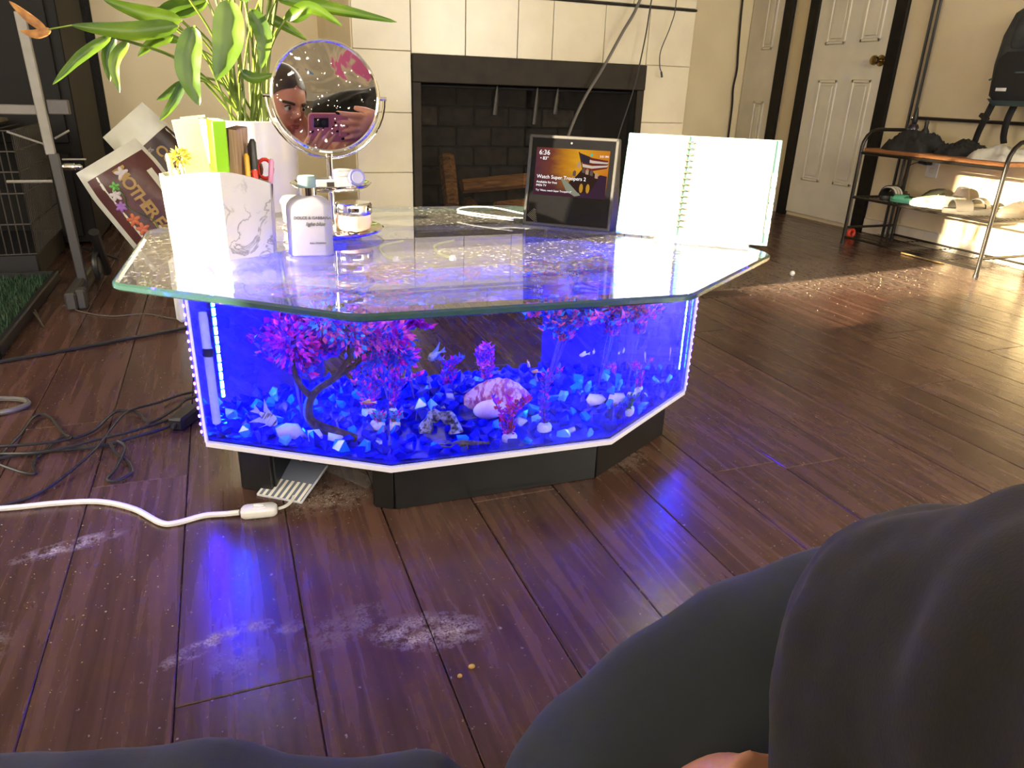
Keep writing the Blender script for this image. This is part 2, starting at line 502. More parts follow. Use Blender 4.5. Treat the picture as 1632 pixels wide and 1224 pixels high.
wall_with_hole('wall_left', 'x', WX, BY - .12, WY + .12, WZ, [WIN1], -1, MT['wall'])
wall_with_hole('wall_rear', 'y', BY, WX, RX, WZ, [FILL_WIN2, FILL_WIN4, FILL_WIN3], -1, mat('dimmed_taupe_paint', srgb(112, 102, 92), .6, scale=3))  # unseen wall coloured dark to weaken its reflection in the tank panes
MB().box(((WX + RX) / 2, WY + .06, WZ / 2), (RX - WX, .12, WZ)).build('wall_back', MT['wall'], smooth=False, kind='structure')
# right wall with two door openings (the doors sit flush)
MB().box((RX + .06, (BY + WY) / 2, WZ / 2), (.12, WY - BY + .24, WZ)).build('wall_right', MT['wall'], smooth=False, kind='structure')
MB().box(((WX + RX) / 2, (BY + WY) / 2, WZ + .05), (RX - WX + .24, WY - BY + .24, .1)).build('ceiling', MT['ceil'], smooth=False, kind='structure')

# windows: frames and clear panes
pane_m = sheet_glass('window_glass', (1, 1, 1))
def window(name, axis, pos, hole, mull):
    a0, a1, z0, z1 = hole
    root = bpy.data.objects.new(name, None); _link(root, None, Matrix.Translation((pos if axis == 'x' else a0, a0 if axis == 'x' else pos, z0)), name)
    root['kind'] = 'structure'
    m = MB(); w = .045
    def bx(p, q, r_, s):
        if axis == 'x': m.box((pos - .05, (p + q) / 2, (r_ + s) / 2), (.05, q - p, s - r_), bev=.004)
        else: m.box(((p + q) / 2, pos - .05, (r_ + s) / 2), (q - p, .05, s - r_), bev=.004)
    bx(a0, a1, z0, z0 + w * .5); bx(a0, a1, z1 - w * .5, z1); bx(a0, a0 + w * .5, z0, z1); bx(a1 - w * .5, a1, z0, z1)
    m.build('window_frame', MT['white'], root, local=False)
window('window_1', 'x', WX, WIN1, 1)
window('fill_window_2', 'y', BY, FILL_WIN2, 2)
window('fill_window_3', 'y', BY, FILL_WIN3, 2)
window('fill_window_4', 'y', BY, FILL_WIN4, 2)

# chimney breast with cream tiles
BX0, BX1, FY = .59, 2.333, 3.5
FX0, FX1, FZ = .852, 2.068, .853           # black fireplace face
m = MB()
yc, dy = (FY + .012 + WY) / 2, WY - FY - .012
m.box(((BX0 + FX0) / 2, yc, WZ / 2), (FX0 - BX0, dy, WZ))
m.box(((BX1 + FX1) / 2, yc, WZ / 2), (BX1 - FX1, dy, WZ))
m.box(((FX0 + FX1) / 2, yc, (FZ + WZ) / 2), (FX1 - FX0, dy, WZ - FZ))
m.box(((FX0 + FX1) / 2, WY - .2, FZ / 2), (FX1 - FX0, .4, FZ))
breast = m.build('wall_fireplace', MT['grout'], smooth=False, kind='structure')
def tile(x0, x1, z0, z1):
    g = .003
    MB().box(((x0 + x1) / 2, FY + .006, (z0 + z1) / 2), (x1 - x0 - g, .012, z1 - z0 - g), bev=.002).build('tile', MT['tile'], breast, local=False)
zt = 1.112
for z0, z1 in ((.0, .075), (.075, .335), (.335, .602), (.602, .862), (.862, zt)):
    tile(BX0, FX0, z0, z1)
for z0, z1 in ((.0, .04), (.04, .31), (.31, .58), (.58, .855), (.855, zt)):
    tile(FX1, BX1, z0, z1)
for a, b_ in ((FX0, 1.108), (1.108, 1.365), (1.365, 1.545), (1.545, 1.822), (1.822, FX1)):
    tile(a, b_, FZ, zt)
# dark joint and the row of tiles above it
MB().box(((BX0 + BX1) / 2, FY + .004, zt + .006), (BX1 - BX0 + .004, .02, .010), bev=.002).build('edge_strip', MT['trimblk'], breast, local=False)
for a, b_ in ((BX0, .90), (.90, 1.24), (1.24, 1.60), (1.60, 1.97), (1.97, BX1)):
    tile(a, b_, zt + .012, zt + .30); tile(a, b_, zt + .30, zt + .60)
MB().box(((BX0 + BX1) / 2, FY - .08, zt + .66), (BX1 - BX0 + .08, .22, .06), bev=.006).build('mantel_shelf', MT['trimblk'], breast, local=False)
# painted side of the breast towards the alcove
MB().box((BX0 - .002, yc, WZ / 2), (.004, dy, WZ)).build('breast_side', MT['wall'], breast, local=False, smooth=False)

# fireplace insert
fp = thing('fireplace', 'black metal fireplace insert with mesh curtain in the cream tiled wall', 'fireplace', ((FX0 + FX1) / 2, FY, 0))
IX0, IX1, IZ0, IZ1 = .893, 2.026, .06, .735
facem = mat('fireplace_black', srgb(46, 40, 33), .6, col2=srgb(38, 33, 27), scale=12, bump=.1, spec=.2)
m = MB()
m.box(((FX0 + FX1) / 2, FY - .006, (IZ1 + FZ) / 2), (FX1 - FX0 - .004, .03, FZ - IZ1), bev=.003)
m.build('hood_panel', facem, fp, local=False)
for a, b_ in ((FX0 + .002, IX0), (IX1, FX1 - .002)):
    MB().box(((a + b_) / 2, FY - .003, (IZ0 + IZ1) / 2), (b_ - a, .024, IZ1 - IZ0), bev=.003).build('side_panel', facem, fp, local=False)
MB().box(((FX0 + FX1) / 2, FY - .003, IZ0 / 2), (FX1 - FX0 - .004, .024, IZ0), bev=.003).build('bottom_panel', facem, fp, local=False)
sootm = mat('soot', (.02, .018, .016), .9, col2=(.01, .009, .008), scale=8)
m = MB()
m.box(((IX0 + IX1) / 2, FY + .58, .4), (IX1 - IX0, .02, .8)); m.box(((IX0 + IX1) / 2, FY + .3, .05), (IX1 - IX0, .58, .02)); m.box(((IX0 + IX1) / 2, FY + .3, .80), (IX1 - IX0, .58, .02))
m.box((IX0 - .01, FY + .3, .4), (.02, .58, .75)); m.box((IX1 + .01, FY + .3, .4), (.02, .58, .75))
m.build('firebox', sootm, fp, local=False, smooth=False)
fbm = [mat('fire_brick', srgb(62, 57, 50), .9, col2=srgb(42, 38, 34), scale=20), mat('fire_brick_pale', srgb(92, 84, 72), .9, col2=srgb(60, 55, 48), scale=20)]
for r_ in range(6):
    for q in range(6):
        bw = .205
        x = IX0 + .03 + q * bw + (bw / 2 if r_ % 2 else 0)
        if x + bw > IX1 + .05: continue
        MB().box((x + bw / 2, FY + .555, .10 + r_ * .105 + .05), (bw - .010, .03, .095), bev=.004).build('brick', fbm[1 if (r_, q) in ((4, 0), (4, 4), (3, 5)) else 0], fp, local=False)
# mesh curtain: hanging links gathered at both ends
mesh_m, _nt, _b, _o = _new('fire_screen_mesh')
_b.inputs['Base Color'].default_value = (.022, .019, .016, 1); _b.inputs['Roughness'].default_value = .8; _b.inputs['Alpha'].default_value = .45; _b.inputs['Specular IOR Level'].default_value = .1
for x0, x1, n in ((IX0 + .01, 1.44, 22), (1.47, IX1 - .01, 22)):
    m = MB(); vs = []; fs = []
    for i in range(n + 1):
        x = x0 + (x1 - x0) * i / n
        y = FY + .05 + .006 * math.sin(i * 1.9)
        vs += [(x, y, .07), (x, y, .715)]
    for i in range(n): fs.append((2 * i, 2 * i + 2, 2 * i + 3, 2 * i + 1))
    m.add(vs, fs).build('mesh_curtain', mesh_m, fp, local=False)
MB().tube([(IX0, FY + .05, .722), (IX1, FY + .05, .722)], .006, 8).build('curtain_rod', MT['blackmetal'], fp, local=False)
for x, l in ((1.28, .13), (1.49, .17), (1.60, .12)):
    MB().tube([(x, FY + .03, .73), (x - .004, FY + .03, .73 - l * .4), (x - .012, FY + .03, .73 - l)], [.004, .010, .012], 6).build('pull_handle', mat('pull_metal', (.06, .055, .05), .5, metal=.6), fp, local=False)
# logs in the grate
logm = wood_mat('log_wood', srgb(92, 58, 30), srgb(168, 118, 66), rough=.8, sc=6, stretch=(1, 9, 9), bump=.5, per_object=.3)
def log(p, q, r_, label):
    d = Vector(q) - Vector(p)
    pts = [Vector(p) + d * t for t in (0, .3, .7, 1)]
    m = MB().tube(pts, [r_ * .95, r_, r_ * 1.04, r_ * .97], 7)
    m.build('firewood_log', logm, None, label=label, cat='log', group='firewood in the fireplace')
log((1.115, FY + .24, .135), (1.14, FY + .42, .37), .042, 'upright split log at the end of the firewood pile')
log((1.20, FY + .34, .225), (1.66, FY + .36, .255), .040, 'long split log lying across the firewood pile')
log((1.20, FY + .14, .125), (1.26, FY + .40, .125), .038, 'short log end pointing out under the long log')
log((1.34, FY + .16, .128), (1.66, FY + .26, .130), .044, 'slanted brown log in front of the pile beside the tablet')
gm = thing('fire_grate', 'black iron grate under the firewood logs', 'grate', (1.38, FY + .2, .061))
for x in (1.10, 1.25, 1.40, 1.55, 1.70):
    MB().tube([(x, FY + .10, .075), (x, FY + .40, .075)], .008, 6).build('bar', MT['blackmetal'], gm, local=False)
for y in (.14, .36):
    MB().tube([(1.06, FY + y, .068), (1.74, FY + y, .068)], .007, 6).build('crossbar', MT['blackmetal'], gm, local=False)

# doors on the right wall
def door(name, y0, y1, h, knob_y, panels):
    root = bpy.data.objects.new(name, None); _link(root, None, Matrix.Translation((RX, (y0 + y1) / 2, 0)), name); root['kind'] = 'structure'
    MB().box((RX - .008, (y0 + y1) / 2, h / 2 + .012), (.016, y1 - y0, h - .024), bev=.002).build('door_leaf', MT['door'], root, local=False)
    for (a, b_, z0, z1) in panels:
        m = MB(); t = .020
        for (p, q, r_, s) in ((a, b_, z0, z0 + t), (a, b_, z1 - t, z1), (a, a + t, z0, z1), (b_ - t, b_, z0, z1)):
            m.box((RX - .018, (p + q) / 2, (r_ + s) / 2), (.010, q - p, s - r_), bev=.0045)
        fr = m.build('panel_moulding', MT['door'], root, local=False)
        MB().box((RX - .017, (a + b_) / 2, (z0 + z1) / 2), (.008, b_ - a - 3.2 * t, z1 - z0 - 3.2 * t), bev=.006).build('raised_panel', MT['door'], fr, local=False)
    if knob_y:
        Mk = Matrix.Translation((RX - .016, knob_y, .935)) @ Matrix.Rotation(math.radians(-90), 4, 'Y')
        MB().lathe([(.030, 0), (.030, .006), (.012, .010), (.011, .030), (.022, .038), (.027, .050), (.024, .062), (.010, .067)], 20, Mk).build('door_knob', MT['brass'], root, local=False)
    return root
door('door_2', 3.375, 3.945, 2.0, 3.395, [(3.69, 3.85, .236, .836), (3.43, 3.58, .24, .838), (3.69, 3.85, 1.03, 1.55), (3.43, 3.58, 1.035, 1.55), (3.69, 3.85, 1.65, 1.88), (3.43, 3.58, 1.65, 1.88)])
door('door_1', 4.275, 4.592, 2.0, None, [(4.33, 4.44, .236, .70), (4.33, 4.44, 1.02, 1.55)])
def trim(name, y0, y1, z0, z1, m_=None, d=.022):
    MB().box((RX - d / 2, (y0 + y1) / 2, (z0 + z1) / 2), (d, y1 - y0, z1 - z0), bev=.004).build(name, m_ or MT['trimblk'], kind='structure')
trim('trim_1', 4.18, 4.27, 0, 2.06)
trim('trim_2', 3.948, 4.035, 0, 2.06)
trim('trim_3', 3.285, 3.372, 0, 2.06)
trim('trim_4', 3.285, 4.035, 2.0, 2.09, d=.021)
trim('baseboard_right', BY, 3.283, 0, .085, MT['base'], .014)
trim('trim_5', 4.038, 4.178, 0, .085, MT['base'], .012)
MB().box(((BX1 + RX) / 2, WY - .007, .042), (RX - BX1 - .02, .014, .085), bev=.004).build('baseboard_back', MT['base'], kind='structure')
MB().box(((WX + BX0) / 2, WY - .007, .042), (BX0 - WX - .02, .014, .085), bev=.004).build('baseboard_alcove', MT['base'], kind='structure')
# black door frame on the back wall, beside the dark cabinet
MB().box((-.575, WY - .016, 1.03), (.085, .03, 2.06), bev=.004).build('trim_6', MT['trimblk'], kind='structure')
MB().box((-.70, WY - .008, 1.03), (.012, .014, 2.06), bev=.003).build('trim_7', mat('blue_strip', srgb(40, 60, 96), .4), kind='structure')

# wall outlet in the alcove
ol = thing('wall_outlet', 'cream outlet plate low on the alcove wall behind the soil bags', 'outlet', (-.29, WY, .36))
MB().box((-.29, WY - .003, .40), (.075, .006, .118), bev=.003).build('plate', MT['white'], ol, local=False)
for z in (.378, .422):
    MB().box((-.29, WY - .007, z), (.030, .003, .026), bev=.002).build('socket', MT['base'], ol, local=False)
# ------------------------------------------------------------------ aquarium coffee table
TC = (.42, 1.352)
TROT = math.radians(-2.5)
TMW = Matrix.Translation((TC[0], TC[1], 0)) @ Matrix.Rotation(TROT, 4, 'Z')
def octo(hx, fx, hy, ey): return [(-fx, -hy), (fx, -hy), (hx, -ey), (hx, ey), (fx, hy), (-fx, hy), (-hx, ey), (-hx, -ey)]
def inset(poly, d):
    n = len(poly); out = []
    for i in range(n):
        p0, p1, p2 = Vector(poly[i - 1]), Vector(poly[i]), Vector(poly[(i + 1) % n])
        a = (p1 - p0).normalized(); b_ = (p2 - p1).normalized()
        na, nb = Vector((-a.y, a.x)), Vector((-b_.y, b_.x))
        k = (na + nb); k = k / (1 + na.dot(nb))
        q = p1 + k * d; out.append((q.x, q.y))
    return out
TANK = [(-.192, -.272), (.228, -.272), (.497, -.09), (.497, .09), (.228, .272), (-.192, .272), (-.497, .09), (-.497, -.09)]
ZB, ZT, ZW = .100, .420, .395

aq = thing('aquarium_table', 'octagonal acrylic aquarium coffee table glowing blue on a black plinth', 'aquarium', (TC[0], TC[1], 0), (0, 0, TROT))
plinthm = mat('black_plinth', (.010, .010, .011), .35, col2=(.007, .007, .008), scale=20)
acryl = sheet_glass('acrylic_pane', (.97, .98, 1.0), dust=.015, dscale=40., haze=0.0, f0=.012)
_sm, _nt, _b, _o = _new('acrylic_edge')
_b.inputs['Base Color'].default_value = (.74, .72, .86, 1); _b.inputs['Roughness'].default_value = .25
_b.inputs['Subsurface Weight'].default_value = .6; _b.inputs['Subsurface Radius'].default_value = (.02, .02, .03)
edgem = _sm
# plinth boards
def board(p, q, z0, z1, t, name, m_, par):
    p = Vector((p[0], p[1], 0)); q = Vector((q[0], q[1], 0)); d = q - p
    c = (p + q) / 2; a = math.atan2(d.y, d.x)
    MB().box((c.x, c.y, (z0 + z1) / 2), (d.length, t, z1 - z0), (0, 0, a), bev=.0015).build(name, m_, par)
P8 = [(-.180, -.226), (.224, -.216), (.456, -.074), (.456, .074), (.224, .216), (-.180, .226), (-.440, .078), (-.440, -.078)]
for a, b_ in ((0, 1), (1, 2), (2, 3), (3, 4), (4, 5), (5, 6), (6, 7)):
    board(P8[a], P8[b_], 0, ZB, .012, 'plinth_board', plinthm, aq)
board((-.440, -.078), (-.388, -.108), 0, ZB, .012, 'plinth_board', plinthm, aq)
board((-.212, -.207), (-.180, -.226), 0, ZB, .012, 'plinth_board', plinthm, aq)
board((-.388, -.106), (-.350, -.02), 0, ZB, .010, 'plinth_board', plinthm, aq)
board((-.212, -.207), (-.17, -.13), 0, ZB, .010, 'plinth_board', plinthm, aq)
MB().prism(TANK, ZB + .0005, ZB + .010).build('bottom_plate', edgem, aq)
# eight panes
for i in range(8):
    a, b_ = Vector(TANK[i]), Vector(TANK[(i + 1) % 8])
    d = (b_ - a); L = d.length; d.normalize(); nrm = Vector((-d.y, d.x))
    c = (a + b_) / 2 + nrm * .002
    MB().box((c.x, c.y, (ZB + .0105 + ZT) / 2), (L - .004, .004, ZT - ZB - .0115), (0, 0, math.atan2(d.y, d.x))).build('pane', acryl, aq, smooth=False)
# glued corner seams
for k, (x, y) in enumerate(TANK):
    if k in (0, 1, 4, 5): continue
    MB().tube([(x * .997, y * .995, ZB + .010), (x * .997, y * .995, ZT - .001)], .0028, 6).build('corner_seam', edgem, aq)
rimm = sheet_glass('acrylic_rim', (.86, .86, .95), .1, haze=.10, dust=.2, dcol=(.7, .7, .8))
MB().ring(TANK, inset(TANK, .035), ZT - .0005, ZT + .004).build('top_rim', rimm, aq, smooth=False)
MB().box((-.03, .0, ZT - .0035), (.60, .10, .004)).build('cross_brace', rimm, aq, smooth=False)
# water body
_wm, _nt, _b, _o = _new('water')
_nt.nodes.remove(_b)
_g = nd(_nt, 'ShaderNodeBsdfGlass'); _g.inputs['IOR'].default_value = 1.33; _g.inputs['Color'].default_value = (.985, .99, 1, 1); _g.inputs['Roughness'].default_value = 0
_nt.links.new(_g.outputs[0], _o.inputs['Surface'])
wo = inset(TANK, .0052)
MB().prism(wo, ZB + .0112, ZW).build('water', _wm, aq, smooth=False)

# blue film added as glow on the end panes and the slanted back panes
filmm, _nt, _b, _o = _new('blue_glow_film')
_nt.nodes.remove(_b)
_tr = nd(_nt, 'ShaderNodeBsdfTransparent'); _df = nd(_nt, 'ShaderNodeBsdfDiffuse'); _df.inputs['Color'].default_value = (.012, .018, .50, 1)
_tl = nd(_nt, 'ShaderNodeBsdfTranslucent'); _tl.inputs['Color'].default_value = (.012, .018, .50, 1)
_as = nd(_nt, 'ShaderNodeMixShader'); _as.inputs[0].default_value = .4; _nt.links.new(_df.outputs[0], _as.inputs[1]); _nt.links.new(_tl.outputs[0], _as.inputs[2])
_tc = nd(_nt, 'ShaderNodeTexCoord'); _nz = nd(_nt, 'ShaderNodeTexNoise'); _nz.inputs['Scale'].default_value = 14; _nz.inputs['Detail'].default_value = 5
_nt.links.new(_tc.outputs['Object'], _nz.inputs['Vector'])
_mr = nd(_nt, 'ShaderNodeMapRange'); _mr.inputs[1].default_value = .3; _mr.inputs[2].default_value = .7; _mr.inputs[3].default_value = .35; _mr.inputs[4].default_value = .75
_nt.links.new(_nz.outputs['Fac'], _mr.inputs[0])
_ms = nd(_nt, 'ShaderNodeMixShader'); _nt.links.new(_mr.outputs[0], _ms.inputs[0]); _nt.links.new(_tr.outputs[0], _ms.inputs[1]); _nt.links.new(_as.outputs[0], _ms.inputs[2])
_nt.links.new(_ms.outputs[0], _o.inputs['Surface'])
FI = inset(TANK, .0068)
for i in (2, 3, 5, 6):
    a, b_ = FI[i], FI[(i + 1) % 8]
    MB().add([(a[0], a[1], ZB + .012), (b_[0], b_[1], ZB + .012), (b_[0], b_[1], ZW - .001), (a[0], a[1], ZW - .001)], [(0, 1, 2, 3)]).build('blue_glow_film', filmm, aq, smooth=False)

# white spouts with yellow-green air hose clipped to the brace
hosem = mat('air_hose', srgb(190, 205, 40), .3, emit=None)
for k, (x, y) in enumerate(((-.135, -.052), (-.03, -.062))):
    sp = thing('air_valve', ('white air valve with yellow hose on the tank brace beside the cream jar tray', 'white air valve with yellow hose on the tank brace near the tank middle')[k], 'valve',
               tuple(TMW @ Vector((x, y, ZT - .0012))), group='air valves on the tank brace')
    MB().lathe([(.007, 0), (.007, .004), (.0045, .0045), (.0045, .0085)], 10).build('valve_body', MT['white'], sp)
    MB().tube(spline([(0, 0, .004), (-.014, .03, .0050), (-.006, .11, .0050), (.05, .16, .004)], 5), .0022, 6).build('hose', hosem, sp)

# ------------------------------------------------------------------ lights in the tank
def emis(name, col, s):
    m, nt, b, o = _new(name)
    nt.nodes.remove(b); e = nd(nt, 'ShaderNodeEmission'); e.inputs['Color'].default_value = c4(col); e.inputs['Strength'].default_value = s
    nt.links.new(e.outputs[0], o.inputs['Surface']); return m
LEDC = (.003, .055, 1.0)
ledm = emis('led_diode', LEDC, 6500.)
ledm2 = emis('led_small', (.03, .12, 1.0), 500.)
stripm = mat('led_tape', (.05, .1, .5), .4)
ledo = emis('led_outside', (.030, .004, 1.0), 1500.)
def led(x, y, z0, z1, ang, label, n, w, m_, lit=1.0):
    t = thing('led_strip', label, 'light strip', tuple(TMW @ Vector((x, y, z0))), (0, 0, TROT + ang), 'LED strips in the aquarium')
    MB().box((0, .0015, (z1 - z0) / 2), (w * 1.3, .001, z1 - z0)).build('tape', stripm, t, smooth=False)
    h = (z1 - z0) / n
    me = MB().box((0, 0, 0), (w, .0022, h * lit), bev=.0008).mesh('diode'); me.materials.append(m_)
    for k in range(n):
        inst('diode', me, WM[t] @ Matrix.Translation((0, -.0006, (k + .5) * h)), t)
led(-.432, .112, .135, .375, math.radians(32), 'bright blue LED strip standing at the angelfish end of the tank', 13, .007, ledm, .8)
led(.482, .02, .135, .375, math.radians(-90), 'bright blue LED strip at the notebook end of the tank', 13, .007, ledm, .8)
led(-.5025, -.072, .115, .40, math.radians(-70), 'row of violet light dots outside the tank corner by the tube heater', 18, .004, ledo, .3)
led(.5025, -.082, .115, .40, math.radians(70), 'row of violet light dots down the outside corner of the tank', 18, .004, ledo, .3)
ht = thing('tube_heater', 'pale glass tube heater standing in the tank corner with black clip', 'heater', tuple(TMW @ Vector((-.468, -.052, .13))))
MB().lathe([(.004, 0), (.0085, .004), (.0085, .205), (.0075, .215)], 14).build('tube', mat('heater_glass', (.75, .76, .85), .15), ht)
MB().lathe([(.0105, .135), (.0105, .150)], 14).build('clip', MT['blackp'], ht)

# ------------------------------------------------------------------ gravel and rocks
def inside(x, y, d):
    P = inset(TANK, d)
    for i in range(8):
        a, b_ = P[i], P[(i + 1) % 8]
        if (b_[0] - a[0]) * (y - a[1]) - (b_[1] - a[1]) * (x - a[0]) < 0: return False
    return True
def ground(x, y): return .118 + .006 * math.sin(9 * x + 1) * math.cos(11 * y) + .010 * max(0, y + .1) + .006 * max(0, abs(x) - .25) * 4
rkm = [mat('blue_glass_rock', (.001, .008, .62), .16, col2=(.0005, .002, .30), scale=60, spec=.4),
       mat('deep_blue_rock', (.001, .002, .36), .25, col2=(.0005, .001, .16), scale=40, spec=.3),
       mat('turquoise_glass_rock', (.02, .30, .74), .08, col2=(.008, .10, .62), scale=50, spec=.7),
       mat('clear_pale_rock', (.22, .58, .78), .08, col2=(.04, .25, .66), scale=50, spec=.7)]
RR = random.Random(3)
rock_meshes = []
def rock_mesh(seed):
    rr = random.Random(seed)
    bm = bmesh.new()
    for k in range(13):     # broken chunk: hull of a few scattered points
        p = Vector((rr.gauss(0, 1), rr.gauss(0, 1), rr.gauss(0, 1))).normalized() * rr.uniform(.8, 1.15)
        bm.verts.new(p)
    h = bmesh.ops.convex_hull(bm, input=bm.verts)
    bmesh.ops.delete(bm, geom=[v for v in bm.verts if not v.link_faces], context='VERTS')
    me = bpy.data.meshes.new('rock'); bm.to_mesh(me); bm.free(); return me
base_rocks = [rock_mesh(s) for s in range(8)]
rock_by = {}
for k in range(4):
    for s in range(8):
        me = base_rocks[s].copy(); me.materials.append(rkm[k]); rock_by[(k, s)] = me
g = []; N = 64; bedv = []; bedf = []; ids = {}
for i in range(N + 1):
    for j in range(N + 1):
        x = -.49 + .98 * i / N; y = -.263 + .526 * j / N
        if inside(x, y, .007):
            ids[(i, j)] = len(bedv); bedv.append((x, y, ground(x, y) - .004 + RR.uniform(-.003, .003)))
for i in range(N):
    for j in range(N):
        q = [(i, j), (i + 1, j), (i + 1, j + 1), (i, j + 1)]
        if all(k in ids for k in q): bedf.append(tuple(ids[k] for k in q))
bed = MB(); bed.add(bedv, bedf); bed.prism(inset(TANK, .008), .1124, .1165)
spots = []
tries = 0
while len(spots) < 620 and tries < 30000:
    tries += 1
    x, y = RR.uniform(-.48, .48), RR.uniform(-.255, .255)
    if not inside(x, y, .019): continue
    if all((x - a) ** 2 + (y - b_) ** 2 > .0265 ** 2 for a, b_ in spots): spots.append((x, y))
spots.sort(key=lambda p: p[1])
RLAB = ['glossy cobalt blue glass rock', 'dull dark blue rock', 'turquoise glass rock', 'pale icy blue glass rock']
RGRP = ['cobalt glass rocks', 'dark blue rocks', 'turquoise glass rocks', 'pale glass rocks']
MARKS = [(.045, -.10, 'around the pink shell'), (.10, -.02, 'behind the pink shell'), (-.085, -.165, 'around the grey log arch'), (-.06, -.245, 'around the crayfish'), (-.255, -.12, 'around the driftwood foot'), (-.375, -.09, 'below the silver angelfish'),
         (-.46, -.03, 'around the tube heater'), (-.16, .0, 'around the red and blue bush'), (.03, -.23, 'around the magenta plant weight'), (.111, -.205, 'around the tall blue plant weight'), (.20, -.22, 'along the front pane'), (.29, -.19, 'around the big cream weight'),
         (.30, -.07, 'around the white stones'), (.43, .0, 'at the notebook end of the tank'), (-.19, -.22, 'along the slanted front pane'), (.36, -.12, 'by the tank corner nearest the notebook'), (-.02, .12, 'along the clear back pane'), (-.33, .08, 'behind the magenta bush'), (.22, .05, 'under the pink crowned plants')]
KEEP = []     # places kept free for ornaments, filled below
def place_rocks():
    n = 0
    for (x, y) in spots:
        if any((x - a) ** 2 + (y - b_) ** 2 < r_ * r_ for a, b_, r_ in KEEP): continue
        u = RR.random(); k = 0 if u < .60 else 1 if u < .76 else 2 if u < .94 else 3
        s = RR.uniform(.0110, .0160); z = ground(x, y)
        M = Matrix.Translation((x, y, z + s * .35)) @ Euler((RR.uniform(0, 6), RR.uniform(0, 6), RR.uniform(0, 6))).to_matrix().to_4x4() @ Matrix.Diagonal((s * RR.uniform(.9, 1.3), s, s * RR.uniform(.6, 1), 1))
        if n < 300:
            near = min(MARKS, key=lambda q: (q[0] - x) ** 2 + (q[1] - y) ** 2)[2]
            inst('glass_rock', rock_by[(k, RR.randrange(8))], TMW @ M, None, label=RLAB[k] + ' ' + near, cat='rock', group=RGRP[k] + ' ' + near)
            n += 1
        else:
            me = base_rocks[RR.randrange(8)]
            bed.add([v.co for v in me.vertices], [tuple(p.vertices) for p in me.polygons], M)
    o = bed.build('gravel_bed', rkm[0], None, smooth=False)
    WM[o] = TMW @ WM[o]; o.matrix_local = WM[o]
    tag(o, 'blue glass gravel covering the aquarium bottom', 'gravel', None, 'stuff')

# ------------------------------------------------------------------ plants in the tank
LEAFC = dict(mag=mat('magenta_leaf', (.82, .012, .40), .45, col2=(.60, .006, .40), scale=80), pink=mat('pink_leaf', (.90, .16, .36), .45, col2=(.75, .06, .34), scale=80),
             blue=mat('blue_leaf', (.03, .09, .66), .45, col2=(.05, .02, .5), scale=80), viol=mat('violet_leaf', (.20, .015, .62), .45, col2=(.12, .01, .5), scale=80),
             cyan=mat('cyan_leaf', (.08, .45, .80), .45, col2=(.03, .25, .7), scale=80), red=mat('red_leaf', (.55, .02, .05), .45, scale=80), green=mat('green_leaf', (.03, .22, .08), .45, scale=80))
stemm = mat('plant_stem', (.12, .03, .16), .5)
weightm = mat('cream_weight', (.78, .74, .66), .7, col2=(.62, .56, .46), scale=60, bump=.3)
def leaf_geo(m, p, d, L, w, rr):
    """a small pointed leaf, folded along its rib"""
    d = Vector(d).normalized(); s = d.cross(Vector((rr.gauss(0, 1), rr.gauss(0, 1), rr.gauss(0, .6)))).normalized(); n = d.cross(s)
    p = Vector(p)
    m.add([p, p + d * L * .45 + s * w - n * w * .2, p + d * L, p + d * L * .45 - s * w - n * w * .2, p + d * L * .5 + n * w * .25], [(0, 1, 4), (1, 2, 4), (2, 3, 4), (3, 0, 4)])
def aq_plant(x, y, label, stems, cols, L=.014, w=.004, weight=True, seed=1, name='aquarium_plant', dens=1.0, base_z=None, leaf_from=2):
    """stems: list of point lists relative to the plant foot"""
    rr = random.Random(seed)
    z = base_z if base_z is not None else ground(x, y) + .004
    t = thing(name, label, 'plant', tuple(TMW @ Vector((x, y, z))), (0, 0, TROT), 'plants in the aquarium')
    bins = {c: MB() for c in set(cols)}
    for st in stems:
        pts = spline(st, 6)
        if leaf_from < 4 or stems.index(st) % 6 == 0: MB().tube(pts, .0011, 4).build('stem', stemm, t)
        for i in range(leaf_from, len(pts)):
            p = pts[i]; d = (pts[min(i + 1, len(pts) - 1)] - pts[i - 1]).normalized()
            for k in range(int(4 * dens)):
                a = rr.uniform(0, 2 * math.pi); side = Vector((math.cos(a), math.sin(a), rr.uniform(.1, .9)))
                c = cols[min(len(cols) - 1, int(rr.random() * len(cols)))]
                leaf_geo(bins[c], p, side + d * .5, L * rr.uniform(.6, 1.2), w * rr.uniform(.8, 1.2), rr)
    for c, b_ in bins.items():
        if b_.v: b_.build('foliage', LEAFC[c], t, smooth=False, kind='stuff')
    if weight:
        m = MB(); m.lathe([(.009, -.004), (.0145, .0), (.015, .008), (.0115, .014), (.005, .016)], 12); m.build('weight', weightm, t)
        m = MB()
        for k in range(8):
            a = k * math.pi / 4; leaf_geo(m, (0, 0, .014), (math.cos(a), math.sin(a), .8), .012, .002, rr)
        m.build('green_collar', LEAFC['green'], t, smooth=False, kind='stuff')
    KEEP.append((x, y, .014))
    return t
def bush(c, rx, rz, n, rr, ry=None):
    """branch directions filling an ellipsoid from one foot"""
    out = []
    for k in range(n):
        a = rr.uniform(0, 2 * math.pi); e = rr.uniform(-.3, 1) ; q = rr.uniform(.5, 1)
        tip = Vector((c[0] + rx * math.cos(a) * math.sqrt(max(0, 1 - e * e)) * q, c[1] + (ry or rx * .7) * math.sin(a) * math.sqrt(max(0, 1 - e * e)) * q, c[2] + rz * e * q))
        mid = Vector(c) * .72 + Vector((rr.uniform(-.01, .01), rr.uniform(-.01, .01), 0))
        out.append([(0, 0, 0), mid, (Vector(c) + tip) / 2, tip])
    return out
rb_ = random.Random(11)
